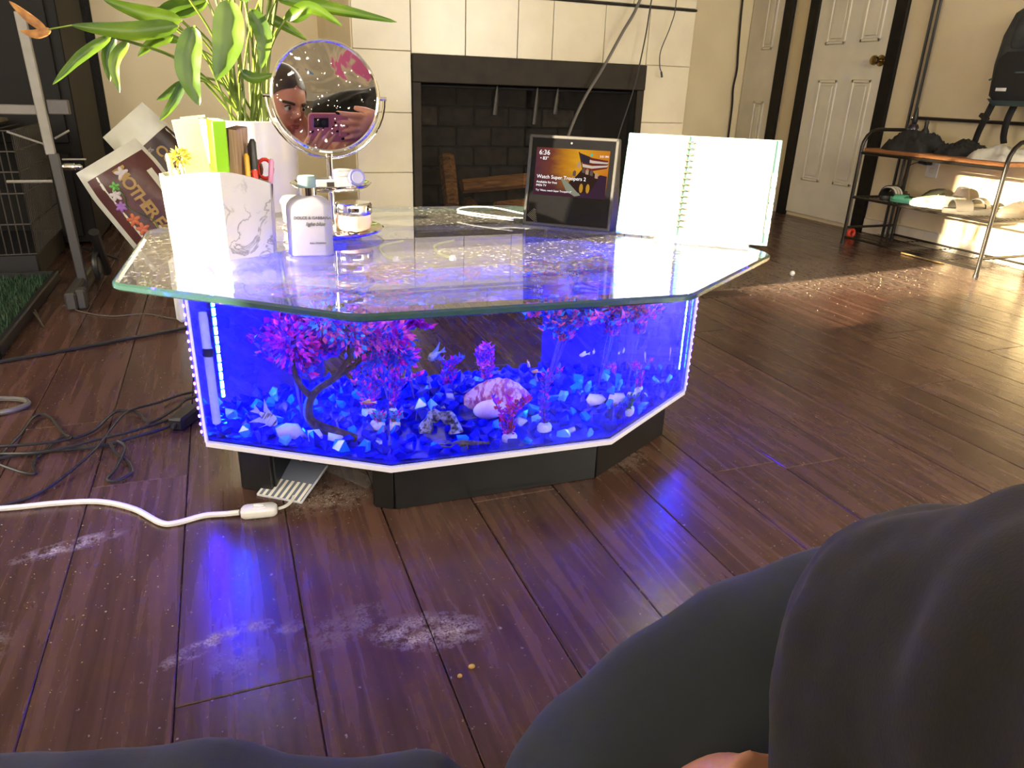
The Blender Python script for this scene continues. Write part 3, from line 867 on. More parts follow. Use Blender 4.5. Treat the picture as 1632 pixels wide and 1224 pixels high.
def up(n, h, sp, rr): return [[(0, 0, 0), (rr.uniform(-1, 1) * sp * .4, rr.uniform(-1, 1) * sp * .4, h * .5), (rr.uniform(-1, 1) * sp, rr.uniform(-1, 1) * sp, h * rr.uniform(.8, 1))] for _ in range(n)]
aq_plant(.034, -.225, 'magenta stem plant on a cream weight in front of the pink shell', up(5, .085, .035, rb_), ['mag', 'viol', 'mag', 'red'], seed=2)
aq_plant(.111, -.195, 'tall blue and violet stem plant beside the pink shell', up(4, .12, .03, rb_), ['blue', 'viol', 'blue', 'mag'], seed=3)
aq_plant(.290, -.185, 'short sparse plant with a big cream weight near the tank corner', up(3, .035, .02, rb_), ['blue', 'green'], seed=4, dens=.6)
aq_plant(.33, -.03, 'magenta plant at the notebook end by the white stones', up(5, .075, .035, rb_), ['mag', 'viol', 'blue'], seed=5)
aq_plant(-.02, .13, 'small violet plant behind the resin log arch', up(5, .07, .03, rb_), ['viol', 'mag', 'blue'], seed=6, weight=False)
aq_plant(.07, .15, 'magenta and violet plant standing behind the pink shell', up(6, .085, .035, rb_), ['mag', 'viol', 'pink'], seed=7, weight=False)
aq_plant(-.16, .0, 'red and blue bush in the middle behind the arch', up(9, .10, .055, rb_), ['pink', 'mag', 'blue', 'blue', 'viol'], seed=8)
aq_plant(-.165, -.085, 'low spiky plant with pale weight beside the driftwood foot', up(4, .025, .02, rb_), ['cyan', 'green', 'mag'], seed=9)
aq_plant(.17, .03, 'tall plant with a wide pink and blue crown reaching the water surface', bush((.05, .0, .160), .105, .050, 44, rb_, .08), ['pink', 'blue', 'pink', 'cyan', 'blue'], L=.019, w=.0062, seed=10, weight=False, leaf_from=6)
aq_plant(.30, .05, 'magenta crowned plant reaching the surface at the notebook end', bush((.03, .0, .165), .085, .050, 34, rb_, .07), ['mag', 'pink', 'blue', 'viol'], L=.019, w=.0062, seed=12, weight=False, leaf_from=6)
aq_plant(-.295, -.0, 'big magenta and violet bush filling the angelfish end', bush((.0, .02, .125), .095, .085, 64, rb_, .08), ['mag', 'viol', 'mag', 'blue', 'viol'], L=.022, w=.0075, seed=13, weight=False, leaf_from=6)
aq_plant(-.10, .08, 'tall magenta plant with its crown at the surface above the arch', bush((-.03, .0, .165), .08, .06, 36, rb_, .07), ['mag', 'mag', 'viol', 'pink'], L=.020, w=.0065, seed=14, weight=False, leaf_from=6)

# driftwood tree with tufts
woodm = mat('driftwood', (.085, .045, .03), .8, col2=(.035, .018, .014), scale=30, bump=.6, stretch=(1, 1, .4))
dt = thing('driftwood_tree', 'twisted brown driftwood trunk with pink and blue tufts', 'driftwood', tuple(TMW @ Vector((-.255, -.10, ground(-.255, -.10)))), (0, 0, TROT))
MB().tube(spline([(.035, -.035, .0), (.0, -.02, .012), (-.035, .02, .02), (-.04, .03, .05), (-.02, .04, .078), (.02, .05, .10), (.045, .05, .135), (.05, .05, .17)], 5), [.011, .0115, .012, .012, .012, .0115, .011, .011, .011, .0105, .0105, .010, .010, .010, .0095, .009, .009, .0085, .008, .0075, .007, .0068, .0066, .0064, .006, .0058, .0055, .0052, .005, .0048, .0045, .0042, .004, .0038, .0035, .003], 8).build('trunk', woodm, dt)
MB().tube(spline([(-.03, .035, .065), (-.055, .045, .10), (-.06, .05, .15)], 5), [.007, .007, .0065, .006, .006, .0055, .005, .0045, .004, .0035, .003], 7).build('branch', woodm, dt)
MB().tube(spline([(.02, .05, .10), (.06, .06, .12), (.10, .065, .15)], 5), [.006, .006, .0055, .005, .005, .0045, .004, .004, .0035, .003, .003], 7).build('branch', woodm, dt)
rr = random.Random(21)
for (cx, cy, cz, r_, cs) in ((.05, .05, .19, .05, ('cyan', 'blue', 'pink')), (.10, .065, .17, .045, ('mag', 'pink', 'blue')), (-.06, .05, .17, .05, ('mag', 'viol', 'mag')), (.0, .05, .21, .045, ('pink', 'viol', 'cyan')), (.11, .065, .135, .035, ('blue', 'mag', 'blue'))):
    for c in cs:
        b_ = MB()
        for k in range(70):
            d = Vector((rr.gauss(0, 1), rr.gauss(0, 1), rr.gauss(0, .8))).normalized()
            leaf_geo(b_, Vector((cx, cy, cz)) + d * r_ * rr.uniform(.2, .9), d, .016, .005, rr)
        b_.build('tuft', LEAFC[c], dt, smooth=False, kind='stuff')
KEEP.append((-.255, -.10, .03)); KEEP.append((-.22, -.135, .02))

# ------------------------------------------------------------------ ornaments
# pink shell: a ridged spiral dome
sh = thing('pink_shell', 'large pink ridged conch shell lying on the blue gravel', 'shell', tuple(TMW @ Vector((.045, -.065, ground(.045, -.065) - .004))), (0, 0, TROT - .35))
vs = []; fs = []; NU, NV = 40, 16
for j in range(NV + 1):
    t = j / NV
    for i in range(NU):
        a = 2 * math.pi * i / NU
        ridge = 1 + .07 * math.sin(7 * a + 5 * t) * (1 - t * .5) + .05 * math.sin(13 * t * 3 + a)
        rad = math.sin(math.pi * (.06 + .90 * t)) ** .75
        x = -.066 + .132 * t
        vs.append((x, .040 * rad * ridge * math.cos(a) + .01 * math.sin(3 * t), .030 + .036 * rad * ridge * math.sin(a) + .008 * math.sin(2.4 * t)))
for j in range(NV):
    for i in range(NU):
        k = (i + 1) % NU
        fs.append((j * NU + i, j * NU + k, (j + 1) * NU + k, (j + 1) * NU + i))
fs.append(tuple(range(NU))); fs.append(tuple(NV * NU + k for k in range(NU)))
MB().add(vs, fs).build('shell_body', mat('shell_pink', (.86, .52, .58), .45, col2=(.50, .08, .22), scale=46, bump=.9, stretch=(2.2, 1, 1), lo=.42, hi=.56), sh)
m = MB()
m.ball((-.01, -.034, .022), .034, .014, .022, rot=(.3, 0, .3)); m.build('shell_lip', mat('shell_white', (.82, .70, .74), .35, col2=(.66, .40, .52), scale=40), sh)
KEEP.append((.045, -.065, .055)); KEEP.append((.01, -.05, .04))
# resin log arch
ar = thing('log_arch', 'small grey resin log arch standing on the gravel', 'ornament', tuple(TMW @ Vector((-.085, -.155, ground(-.085, -.155) + .002))), (0, 0, TROT - .3))
pts = []; rad = []
for k in range(13):
    a = math.pi * k / 12
    pts.append((-.029 * math.cos(a), .004 * math.sin(3 * a), .004 + .037 * math.sin(a))); rad.append(.011 + .003 * math.sin(k * 1.7))
b_ = MB().tube(pts, rad, 10)
rr = random.Random(5)
for v in b_.v: v += Vector((rr.uniform(-1, 1), rr.uniform(-1, 1), rr.uniform(-1, 1))) * .0016
b_.build('arch', mat('resin_log', (.42, .36, .27), .9, col2=(.06, .05, .04), scale=90, bump=.8, lo=.42, hi=.58), ar)
KEEP.append((-.085, -.155, .035))
# pale stones
stone_m = mat('pale_stone', (.80, .72, .70), .7, col2=(.62, .50, .54), scale=30, bump=.3)
for k, (x, y, s, lab) in enumerate(((-.335, -.105, .022, 'pale pink stone nearest the tube heater'), (-.30, -.125, .019, 'pale stone lying against the driftwood foot'), (-.262, -.150, .017, 'small pale stone in front of the driftwood'),
                                    (.262, -.060, .022, 'long whitish stone by the notebook end plant'), (.302, -.070, .020, 'round whitish stone at the notebook end'), (.345, -.082, .014, 'little upright white stone near the tank end'))):
    me = rock_mesh(40 + k); me.materials.append(stone_m)
    for p in me.polygons: p.use_smooth = True
    inst('pale_stone', me, TMW @ Matrix.Translation((x, y, ground(x, y) + s * .45)) @ Matrix.Rotation(k * 1.1, 4, 'Z') @ Matrix.Diagonal((s * 1.35, s, s * .75, 1)), None, label=lab, cat='stone', group='pale stones in the aquarium')
    KEEP.append((x, y, s * 1.15))
# corals seen through the water surface: bright tufts near the top at the pot side
# ------------------------------------------------------------------ fish
def fish(name, label, p, heading, L, H, T, mats, tall=False, tilt=0.):
    t = thing(name, label, 'fish', tuple(TMW @ Vector(p)), (0, tilt, TROT + heading), 'fish in the aquarium')
    prof = [(0, .02), (.08, .45), (.25, .9), (.42, 1.0), (.62, .75), (.82, .35), (1, .16)]
    vs = []; fs = []; S = 12
    for (u_, h) in prof:
        for k in range(S):
            a = 2 * math.pi * k / S
            vs.append((L * (.5 - u_), T * h ** .7 * math.cos(a), H * h * math.sin(a)))
    for i in range(len(prof) - 1):
        for k in range(S):
            l = (k + 1) % S; fs.append((i * S + k, i * S + l, (i + 1) * S + l, (i + 1) * S + k))
    fs.append(tuple(range(S))); fs.append(tuple((len(prof) - 1) * S + k for k in range(S)))
    MB().add(vs, fs).build('body', mats[0], t)
    def fin(nm, pts, m_):
        e = .0006; n = len(pts)
        MB().add([(x, -e, z) for x, z in pts] + [(x, e, z) for x, z in pts], [tuple(reversed(range(n))), tuple(range(n, 2 * n))] + [(i, (i + 1) % n, n + (i + 1) % n, n + i) for i in range(n)]).build(nm, m_, t, smooth=False)
    fin('tail_fin', [(-L * .46, -H * .16), (-L * .46, H * .16), (-L * .85, H * .62), (-L * .74, 0), (-L * .85, -H * .62)], mats[1])
    if tall:
        fin('dorsal_fin', [(L * .12, H * .85), (-L * .34, H * .5), (-L * .62, H * 2.1), (-L * .25, H * 1.25)], mats[1])
        fin('anal_fin', [(L * .05, -H * .85), (-L * .34, -H * .5), (-L * .62, -H * 2.1), (-L * .25, -H * 1.25)], mats[1])
        fin('pelvic_fin', [(L * .18, -H * .7), (L * .12, -H * .8), (-L * .12, -H * 2.0)], mats[1])
    else:
        fin('dorsal_fin', [(L * .12, H * .9), (-L * .3, H * .5), (-L * .28, H * 1.4), (-L * .05, H * 1.5)], mats[1])
    b_ = MB()
    for s in (-1, 1): b_.ball((L * .36, s * T * .62, H * .14), L * .035, seg=8, rings=6)
    b_.build('eye', MT['blackp'], t)
    return t
silver = mat('silver_scales', (.55, .52, .46), .3, col2=(.10, .09, .08), scale=55, stretch=(3, .3, .3), lo=.44, hi=.5)
silfin = mat('silver_fin', (.45, .44, .42), .4)
darkf = mat('dark_scales', (.05, .06, .12), .35, col2=(.35, .35, .30), scale=60); darkfin = mat('dark_fin', (.04, .06, .16), .4, col2=(.2, .25, .4), scale=60)
orm = mat('orange_scales', (.70, .32, .10), .35, col2=(.45, .18, .06), scale=80); orf = mat('orange_fin', (.75, .45, .22), .4)
palem = mat('pale_scales', (.80, .66, .42), .35, col2=(.6, .4, .22), scale=70)
pinkm = mat('pink_scales', (.75, .25, .35), .35)
fish('angelfish', 'silver angelfish with dark stripes near the driftwood end', (-.375, -.085, .150), math.radians(-20), .040, .014, .005, (silver, silfin), True, .6)
fish('angelfish', 'dark blue angelfish swimming in the open middle', (-.07, .0, .235), math.radians(205), .034, .010, .004, (darkf, darkfin), True, .3)
fish('small_fish', 'small orange fish beside the red and blue bush', (-.185, -.09, .175), math.radians(175), .022, .0042, .003, (orm, orf))
fish('small_fish', 'orange fish nose down above the pink shell', (.125, .0, .20), math.radians(60), .020, .004, .003, (orm, orf), False, .8)
fish('small_fish', 'little orange fish low beside the pink shell', (.146, .02, .178), math.radians(150), .018, .0035, .0028, (orm, orf))
fish('small_fish', 'pale yellow fish under the pink crown', (.245, .0, .213), math.radians(200), .022, .005, .003, (palem, orf))
fish('small_fish', 'tiny pale fish following under the pink crown', (.275, .02, .212), math.radians(250), .016, .005, .003, (palem, orf))
fish('small_fish', 'pale fish head up near the notebook end', (.345, .0, .195), math.radians(100), .024, .005, .003, (palem, orf), False, -.8)
fish('small_fish', 'pinkish fish standing upright by the tank end', (.435, .0, .19), math.radians(90), .024, .0048, .003, (pinkm, orf), False, -1.2)
# crayfish
cm_ = mat('crayfish_shell', (.16, .11, .09), .4, col2=(.07, .05, .05), scale=60)
cf = thing('crayfish', 'brown crayfish crawling along the front pane', 'crayfish', tuple(TMW @ Vector((-.06, -.238, .122))), (0, 0, TROT + math.radians(172)))
b_ = MB(); b_.ball((0, 0, .006), .018, .0065, .0065); b_.build('carapace', cm_, cf)
b_ = MB()
for k in range(5): b_.ball((-.016 - k * .006, 0, .0055 - k * .0005), .0048, .0058 - k * .0006, .0048 - k * .0004, 10, 6)
b_.build('abdomen', cm_, cf)
b_ = MB()
for a in (-.6, 0, .6): b_.ball((-.048, .004 * a * 1.6, .003), .006, .0025, .001, 8, 5, rot=(0, 0, a * -.8))
b_.build('tail_fan', cm_, cf)
for s in (-1, 1):
    MB().tube([(.012, s * .005, .005), (.022, s * .011, .004), (.030, s * .009, .004)], .0014, 6).build('claw_arm', cm_, cf)
    MB().ball((.038, s * .008, .004), .010, .0035, .002, 10, 6, rot=(0, 0, -s * .15)).build('claw', cm_, cf)
    for k in range(3):
        x = .006 - k * .007
        MB().tube([(x, s * .005, .004), (x - .002, s * .011, .006), (x - .003, s * .014, -.002)], .0008, 5).build('leg', cm_, cf)
    MB().tube(spline([(.016, s * .002, .007), (.03, s * .005, .014), (.042, s * .014, .012)], 4), .0004, 4).build('antenna', cm_, cf)
place_rocks()

# ------------------------------------------------------------------ glass top
GL = octo(.576, .252, .448, .212)
def rounded(poly, r_, n=4):
    out = []
    for i in range(len(poly)):
        p0, p1, p2 = Vector(poly[i - 1]), Vector(poly[i]), Vector(poly[(i + 1) % len(poly)])
        a = p1 + (p0 - p1).normalized() * r_; c = p1 + (p2 - p1).normalized() * r_
        for k in range(n + 1):
            t = k / n; q = a * (1 - t) ** 2 + p1 * 2 * t * (1 - t) + c * t * t
            out.append((q.x, q.y))
    return out
gt = thing('glass_tabletop', 'thick octagonal dusty glass tabletop with a green edge over the aquarium', 'tabletop', tuple(TMW @ Vector((-.005, 0, .428))), (0, 0, TROT))
gmat = sheet_glass('tabletop_glass', (.95, .98, .965), dust=.6, dscale=46., haze=.055, dcol=(.80, .76, .68))
gmat2 = sheet_glass('tabletop_glass_underside', (.97, .99, .98))
G0 = rounded(GL, .02); G1 = inset(G0, .004)
ZG0, ZG1 = .428, .440
n = len(G0)
MB().add([(x, y, ZG1 - .428) for x, y in G1], [tuple(range(n))]).build('glass_face', gmat, gt, smooth=False)
MB().add([(x, y, .0) for x, y in G1], [tuple(reversed(range(n)))]).build('glass_underside', gmat2, gt, smooth=False)
_em, _nt, _b, _o = _new('green_glass_edge')
_b.inputs['Base Color'].default_value = (.030, .075, .062, 1); _b.inputs['Roughness'].default_value = .12
_b.inputs['Transmission Weight'].default_value = .25; _b.inputs['IOR'].default_value = 1.5; _b.inputs['Coat Weight'].default_value = .5
prof = [(1, 0.0), (0, .003), (0, .009), (1, .012)]
vs = []; fs = []
for (w_, z) in prof:
    src = G1 if w_ else G0
    vs += [(x, y, z) for x, y in src]
for j in range(3):
    for i in range(n):
        k = (i + 1) % n; fs.append((j * n + i, j * n + k, (j + 1) * n + k, (j + 1) * n + i))
MB().add(vs, fs).build('glass_edge', _em, gt)
for (x, y) in ((-.36, -.13), (.36, -.13), (-.36, .13), (.36, .13)):
    MB().lathe([(.011, 0), (.011, .0035)], 14).build('spacer', sheet_glass('spacer', (.9, .92, .95), .2, haze=.2), gt).location = (x + .005, y, -.0037)
# ------------------------------------------------------------------ things on the glass top
TZ = .4402
# marble pen pot: folded front, wavy rim
marble_m, _nt, _b, _o = _new('white_marble')
_tc = nd(_nt, 'ShaderNodeTexCoord'); _n1 = nd(_nt, 'ShaderNodeTexNoise'); _n1.inputs['Scale'].default_value = 14; _n1.inputs['Detail'].default_value = 6; _n1.inputs['Distortion'].default_value = 1.6
_nt.links.new(_tc.outputs['Object'], _n1.inputs['Vector'])
_cr = nd(_nt, 'ShaderNodeValToRGB')
_cr.color_ramp.elements[0].position = .47; _cr.color_ramp.elements[0].color = (.54, .52, .49, 1)
_cr.color_ramp.elements[1].position = .53; _cr.color_ramp.elements[1].color = (.54, .52, .49, 1)
_e = _cr.color_ramp.elements.new(.50); _e.color = (.22, .21, .21, 1)
_nt.links.new(_n1.outputs['Fac'], _cr.inputs['Fac'])
_n2 = nd(_nt, 'ShaderNodeTexNoise'); _n2.inputs['Scale'].default_value = 9
_nt.links.new(_tc.outputs['Object'], _n2.inputs['Vector'])
_mr = nd(_nt, 'ShaderNodeMapRange'); _mr.inputs[1].default_value = .42; _mr.inputs[2].default_value = .52
_nt.links.new(_n2.outputs['Fac'], _mr.inputs[0])
_mx = nd(_nt, 'ShaderNodeMixRGB'); _mx.inputs[1].default_value = (.54, .52, .49, 1)
_nt.links.new(_mr.outputs[0], _mx.inputs[0]); _nt.links.new(_cr.outputs['Color'], _mx.inputs[2]); _nt.links.new(_mx.outputs[0], _b.inputs['Base Color'])
_b.inputs['Roughness'].default_value = .35
pot = thing('pen_pot', 'white marble pen pot with folded front standing on the glass', 'pen pot', (-.005, 1.345, TZ))
PP = [(-.080, -.040), (.001, -.072), (.040, -.050), (.0745, -.023), (.083, .022), (.055, .060), (.0, .075), (-.055, .055), (-.088, .01)]
PO = []
for i, (x, y) in enumerate(PP):
    x2, y2 = PP[(i + 1) % len(PP)]
    for k in range(4): PO.append((x + (x2 - x) * k / 4, y + (y2 - y) * k / 4))
PI_ = inset(PO, .005)
n = len(PO)
def rim(x, y):     # the rim swoops down towards the pens
    return .142 - .024 * max(0, min(1, (x - .005) / .07)) ** 1.5 - .010 * max(0, min(1, (-x - .02) / .06))
vs = [(x, y, 0) for x, y in PO] + [(x * 1.05, y * 1.05, rim(x, y)) for x, y in PO] + [(x * 1.05, y * 1.05, rim(x, y)) for x, y in PI_] + [(x, y, .006) for x, y in PI_]
fs = [tuple(reversed(range(n))), tuple(range(3 * n, 4 * n))]
for j in range(3):
    fs += [(j * n + i, j * n + (i + 1) % n, (j + 1) * n + (i + 1) % n, (j + 1) * n + i) for i in range(n)]
MB().add(vs, fs).build('pot_body', marble_m, pot, angle=20)
PX, PY = -.005, 1.345
greenm = mat('lime_green_cover', srgb(140, 200, 20), .35)
def pw(x, y, z): return (PX + x, PY + y, TZ + z)
# lime notebook
t = thing('lime_booklet', 'bright lime green booklet standing upright in the pen pot', 'booklet', pw(.002, -.010, .008))
MB().box((0, 0, .105), (.022, .055, .210), (0, .02, .15), bev=.002).build('cover', greenm, t)
MB().box((.0, .001, .1055), (.016, .0555, .2105), (0, .02, .15)).build('pages', MT['paper'], t, smooth=False)
t = thing('brown_book', 'brown hardback book with tan pages next to the lime booklet', 'book', pw(.028, .012, .008))
MB().box((0, 0, .1), (.020, .066, .196), (.02, .08, -.30), bev=.0015).build('cover', mat('brown_cloth', srgb(84, 50, 44), .6), t)
MB().box((.003, -.0035, .1005), (.013, .064, .192), (.02, .08, -.30)).build('pages', mat('tan_pages', srgb(168, 138, 108), .8, col2=srgb(120, 96, 74), stretch=(60, 1, 1), scale=4), t, smooth=False)
t = thing('white_card', 'white card sheet leaning at the edge of the pen pot', 'card', pw(-.030, .012, .008))
MB().box((0, 0, .105), (.040, .002, .21), (.0, -.12, .1), bev=.0005).build('sheet', MT['paper'], t)
MB().box((0, .0, .212), (.038, .0024, .004), (.0, -.12, .1)).build('edge', MT['white'], t, smooth=False)
def pen(label, p, q, r_, cols, cat='pen', name='pen'):
    t = thing(name, label, cat, p)
    P, Q = Vector(p), Vector(q); d = Q - P
    MB().tube([P, P + d * .72], r_, 10).build('barrel', cols[0], t, local=False)
    MB().tube([P + d * .725, P + d * .97, Q], [r_ * 1.12, r_ * 1.12, r_ * .6], 10).build('cap', cols[1], t, local=False)
    return t
redm = mat('red_plastic', srgb(200, 48, 36), .3); yelm = mat('yellow_plastic', srgb(205, 160, 40), .35); purp = mat('plum_plastic', srgb(70, 40, 60), .35); brn = mat('brown_plastic', srgb(96, 50, 40), .4)
pen('yellow pencil leaning in the pen pot', pw(.044, -.022, .010), pw(.046, -.006, .165), .004, (yelm, yelm), 'pencil', 'pencil')
pen('red pen with a black cap in the pen pot', pw(.054, -.014, .010), pw(.058, .0, .188), .0055, (redm, MT['blackp']))
pen('slim black pen behind the red pen', pw(.050, .010, .010), pw(.054, .020, .180), .004, (MT['blackp'], MT['greyp']))
pen('plum coloured pen at the low rim of the pot', pw(.068, -.006, .010), pw(.086, .0, .156), .004, (purp, mat('pink_tip', srgb(200, 130, 170), .3)))
t = thing('scissors', 'scissors with brown and red handles in the pen pot', 'scissors', pw(.066, .014, .010))
MB().box((0, 0, .05), (.012, .002, .10), bev=.0008).build('blade', MT['steel'], t)
for s, m_ in ((-1, brn), (1, redm)):
    pts = [(s * .009 + .012 * math.cos(a), 0, .128 + .016 * math.sin(a)) for a in [2 * math.pi * k / 14 for k in range(14)]]
    MB().tube(pts, .0035, 6, closed=True).build('handle', m_, t)
t = thing('glitter_ball', 'small sparkling yellow ball topper in the pen pot', 'ornament', pw(-.050, -.012, .010))
MB().tube([(0, 0, 0), (-.006, -.004, .140)], .0025, 6).build('stick', MT['white'], t)
b_ = MB(); rr = random.Random(4)
for k in range(60):
    d = Vector((rr.gauss(0, 1), rr.gauss(0, 1), rr.gauss(0, 1))).normalized()
    leaf_geo(b_, Vector((-.006, -.004, .150)) + d * .006, d, .013, .003, rr)
b_.build('tinsel', mat('gold_tinsel', srgb(235, 215, 120), .2, metal=.5), t, smooth=False, kind='stuff')
for k, (x, y, lab) in enumerate(((-.072, .0, 'clear tipped lip gloss tube by the pot edge'), (-.062, -.028, 'pale wooden stick at the front pot edge'))):
    pen(lab, pw(x + .01, y, .010), pw(x - .002, y - .004, .165 - .02 * k), .0045, (mat('pale_tube', srgb(225, 200, 150), .3), mat('silver_cap', srgb(210, 200, 180), .2, metal=.6)), 'tube', 'lip_gloss_tube')

# perfume bottle
frost, _nt, _b, _o = _new('frosted_glass')
_b.inputs['Base Color'].default_value = (.29, .285, .36, 1); _b.inputs['Roughness'].default_value = .4
_b.inputs['Subsurface Weight'].default_value = .7; _b.inputs['Subsurface Radius'].default_value = (.03, .03, .03); _b.inputs['Subsurface Scale'].default_value = 1.
_b.inputs['Transmission Weight'].default_value = .15
pb = thing('perfume_bottle', 'frosted lilac perfume bottle with blue grey cap on the glass', 'perfume bottle', (.132, 1.300, TZ), (0, 0, math.radians(-8)))
def rrect(hx, hy, r_, n=5):
    out = []
    for (cx, cy, a0) in ((hx - r_, -hy + r_, -90), (hx - r_, hy - r_, 0), (-hx + r_, hy - r_, 90), (-hx + r_, -hy + r_, 180)):
        for k in range(n + 1):
            a = math.radians(a0 + 90 * k / n); out.append((cx + r_ * math.cos(a), cy + r_ * math.sin(a)))
    return out
def loft(m, secs):
    n = len(secs[0][0]); vs = []
    for poly, z in secs: vs += [(x, y, z) for x, y in poly]
    fs = [tuple(reversed(range(n))), tuple((len(secs) - 1) * n + k for k in range(n))]
    for j in range(len(secs) - 1):
        fs += [(j * n + i, j * n + (i + 1) % n, (j + 1) * n + (i + 1) % n, (j + 1) * n + i) for i in range(n)]
    return m.add(vs, fs)
W_ = .0375
loft(MB(), [(rrect(W_ - .003, .021, .012), 0), (rrect(W_, .024, .014), .003), (rrect(W_, .024, .014), .080), (rrect(W_ - .0015, .023, .014), .087), (rrect(W_ - .007, .021, .014), .094), (rrect(W_ - .016, .017, .012), .099), (rrect(.0155, .0145, .0125), .1015)]).build('bottle_body', frost, pb, angle=60)
MB().lathe([(.0150, .1013), (.0150, .114)], 24).build('collar', MT['chrome'], pb)
MB().lathe([(.0145, .1142), (.0152, .116), (.0152, .130), (.0135, .133), (.006, .1335)], 24).build('cap', mat('blue_grey_cap', srgb(120, 146, 150), .4), pb)
inkm = mat('ink_print', (.03, .03, .04), .6)
def front(x, z): return Matrix.Translation((x, -.0246, z)) @ Matrix.Rotation(math.radians(90), 4, 'X')
lettering('DOLCE & GABBANA', .0068, inkm, pb, front(.006, .064), align='CENTER', bold=.0001)
lettering('light blue', .0088, inkm, pb, front(.010, .053), align='CENTER', shear=.3, bold=.0001)
lettering('eau intense', .0060, inkm, pb, front(.012, .022), align='CENTER', shear=.15)
lettering('pour homme', .0035, inkm, pb, front(.012, .0165), align='CENTER') if False else None

# vanity mirror with two trays
MCX, MCY = .196, 1.480
vm = thing('vanity_mirror', 'round chrome vanity mirror on a two tier tray stand', 'mirror', (MCX, MCY, TZ))
def tray(r_, z, name):
    MB().lathe([(.004, z + .0005), (r_ * .72, z + .001), (r_ * .93, z + .007), (r_, z + .0125), (r_ * 1.01, z + .0135), (r_ * .985, z + .0145), (r_ * .92, z + .009), (r_ * .70, z + .0035), (.004, z + .003)], 40).build(name, MT['chrome'], vm)
tray(.098, 0, 'tray'); tray(.077, .086, 'tray')
MB().lathe([(.006, .003), (.006, .148), (.0075, .149), (.0075, .153)], 16).build('pole', MT['chrome'], vm)
mc = Vector((MCX, MCY, .694)); mrad = .098
mn = (Vector((0, 0, .72)) - Vector((.185, 1.477, .648))).normalized()
Mm = Matrix.Translation(mc) @ frame_from(mn).to_4x4()
# yoke: half ring from side to side under the mirror
ax = Mm.to_3x3() @ Vector((1, 0, 0))
pts = []
for k in range(21):
    a = math.pi + math.pi * k / 20
    pts.append(mc + ax * math.cos(a) * (mrad + .010) + Vector((0, 0, 1)) * math.sin(a) * (mrad + .010))
MB().tube(pts, .0028, 8).build('yoke', MT['chrome'], vm, local=False)
for s in (-1, 1):
    MB().tube([mc + ax * s * (mrad + .000), mc + ax * s * (mrad + .014)], .0035, 8).build('pivot', MT['chrome'], vm, local=False)
MB().lathe([(mrad - .005, .0035), (mrad - .002, .006), (mrad + .001, .004), (mrad + .002, 0), (mrad + .001, -.004), (mrad - .003, -.006)], 56, Mm, False, False).build('mirror_frame', MT['chrome'], vm, local=False)
mir, _nt, _b, _o = _new('silver_mirror')
_b.inputs['Base Color'].default_value = (.90, .90, .90, 1); _b.inputs['Metallic'].default_value = 1
_tc = nd(_nt, 'ShaderNodeTexCoord'); _n1 = nd(_nt, 'ShaderNodeTexNoise'); _n1.inputs['Scale'].default_value = 90; _n1.inputs['Detail'].default_value = 1
_nt.links.new(_tc.outputs['Object'], _n1.inputs['Vector'])
_mr = nd(_nt, 'ShaderNodeMapRange'); _mr.inputs[1].default_value = .70; _mr.inputs[2].default_value = .78; _mr.inputs[3].default_value = .01; _mr.inputs[4].default_value = .5
_nt.links.new(_n1.outputs['Fac'], _mr.inputs[0]); _nt.links.new(_mr.outputs[0], _b.inputs['Roughness'])
MB().lathe([(mrad - .003, .003), (mrad - .002, .004)], 56, Mm, False, True).build('mirror_glass', mir, vm, local=False, smooth=False)
MB().lathe([(mrad - .002, -.005), (mrad - .003, -.004)], 56, Mm, True, False).build('mirror_back', mir, vm, local=False, smooth=False)
rr = random.Random(9)
b_ = MB()
for k in range(34):
    a, q = rr.uniform(0, 6.28), math.sqrt(rr.random()) * (mrad - .008)
    b_.ball(Mm @ Vector((q * math.cos(a), q * math.sin(a), .0042)), rr.uniform(.0005, .0011), rot=None, seg=6, rings=4)
b_.build('water_spots', MT['white'], vm, local=False, kind='stuff')

# jars and trinkets on the trays
def on_tray(x, y, z): return (MCX + x, MCY + y, TZ + z)
pinkglass = mat('pink_frosted_glass', srgb(226, 196, 184), .2, sss=.4)
t = thing('cream_jar', 'pink glass cream jar with chrome lid on the lower tray', 'jar', on_tray(.042, .008, .0040))
MB().lathe([(.023, 0), (.032, .005), (.036, .018), (.034, .033)], 28).build('jar_body', pinkglass, t)
MB().lathe([(.0355, .0332), (.0365, .035), (.0365, .052), (.0335, .056), (.012, .0575)], 28).build('lid', MT['chrome'], t)
lettering('CICA', .010, mat('faded_print', srgb(190, 160, 150), .4), t, Matrix.Translation((-.008, -.0308, .012)) @ Matrix.Rotation(math.radians(90), 4, 'X')) if False else None
t = thing('white_cream_jar', 'white jar standing on the upper tray behind the lilac tin', 'jar', on_tray(.030, .020, .0895))
MB().lathe([(.019, 0), (.021, .003), (.021, .020), (.0195, .021)], 24).build('jar_body', MT['white'], t)
MB().lathe([(.0215, .0212), (.0215, .030), (.019, .032), (.006, .0325)], 24).build('lid', MT['white'], t)
t = thing('lilac_tin', 'small round lilac tin propped on its edge on the upper tray', 'tin', on_tray(.048, -.012, .0955))
Mt = Matrix.Translation((0, 0, .014)) @ Matrix.Rotation(math.radians(80), 4, 'X') @ Matrix.Rotation(.2, 4, 'Y')
MB().lathe([(.0155, -.006), (.0160, -.005), (.0160, .005), (.0155, .006)], 24, Mt).build('tin_body', mat('lilac_tin', srgb(84, 84, 160), .35), t)
MB().lathe([(.0115, .006), (.0112, .0066)], 24, Mt).build('label', mat('tin_label', srgb(150, 150, 190), .5), t)
t = thing('sample_box', 'tiny white box with a dark label on the upper tray', 'box', on_tray(-.012, -.030, .0895))
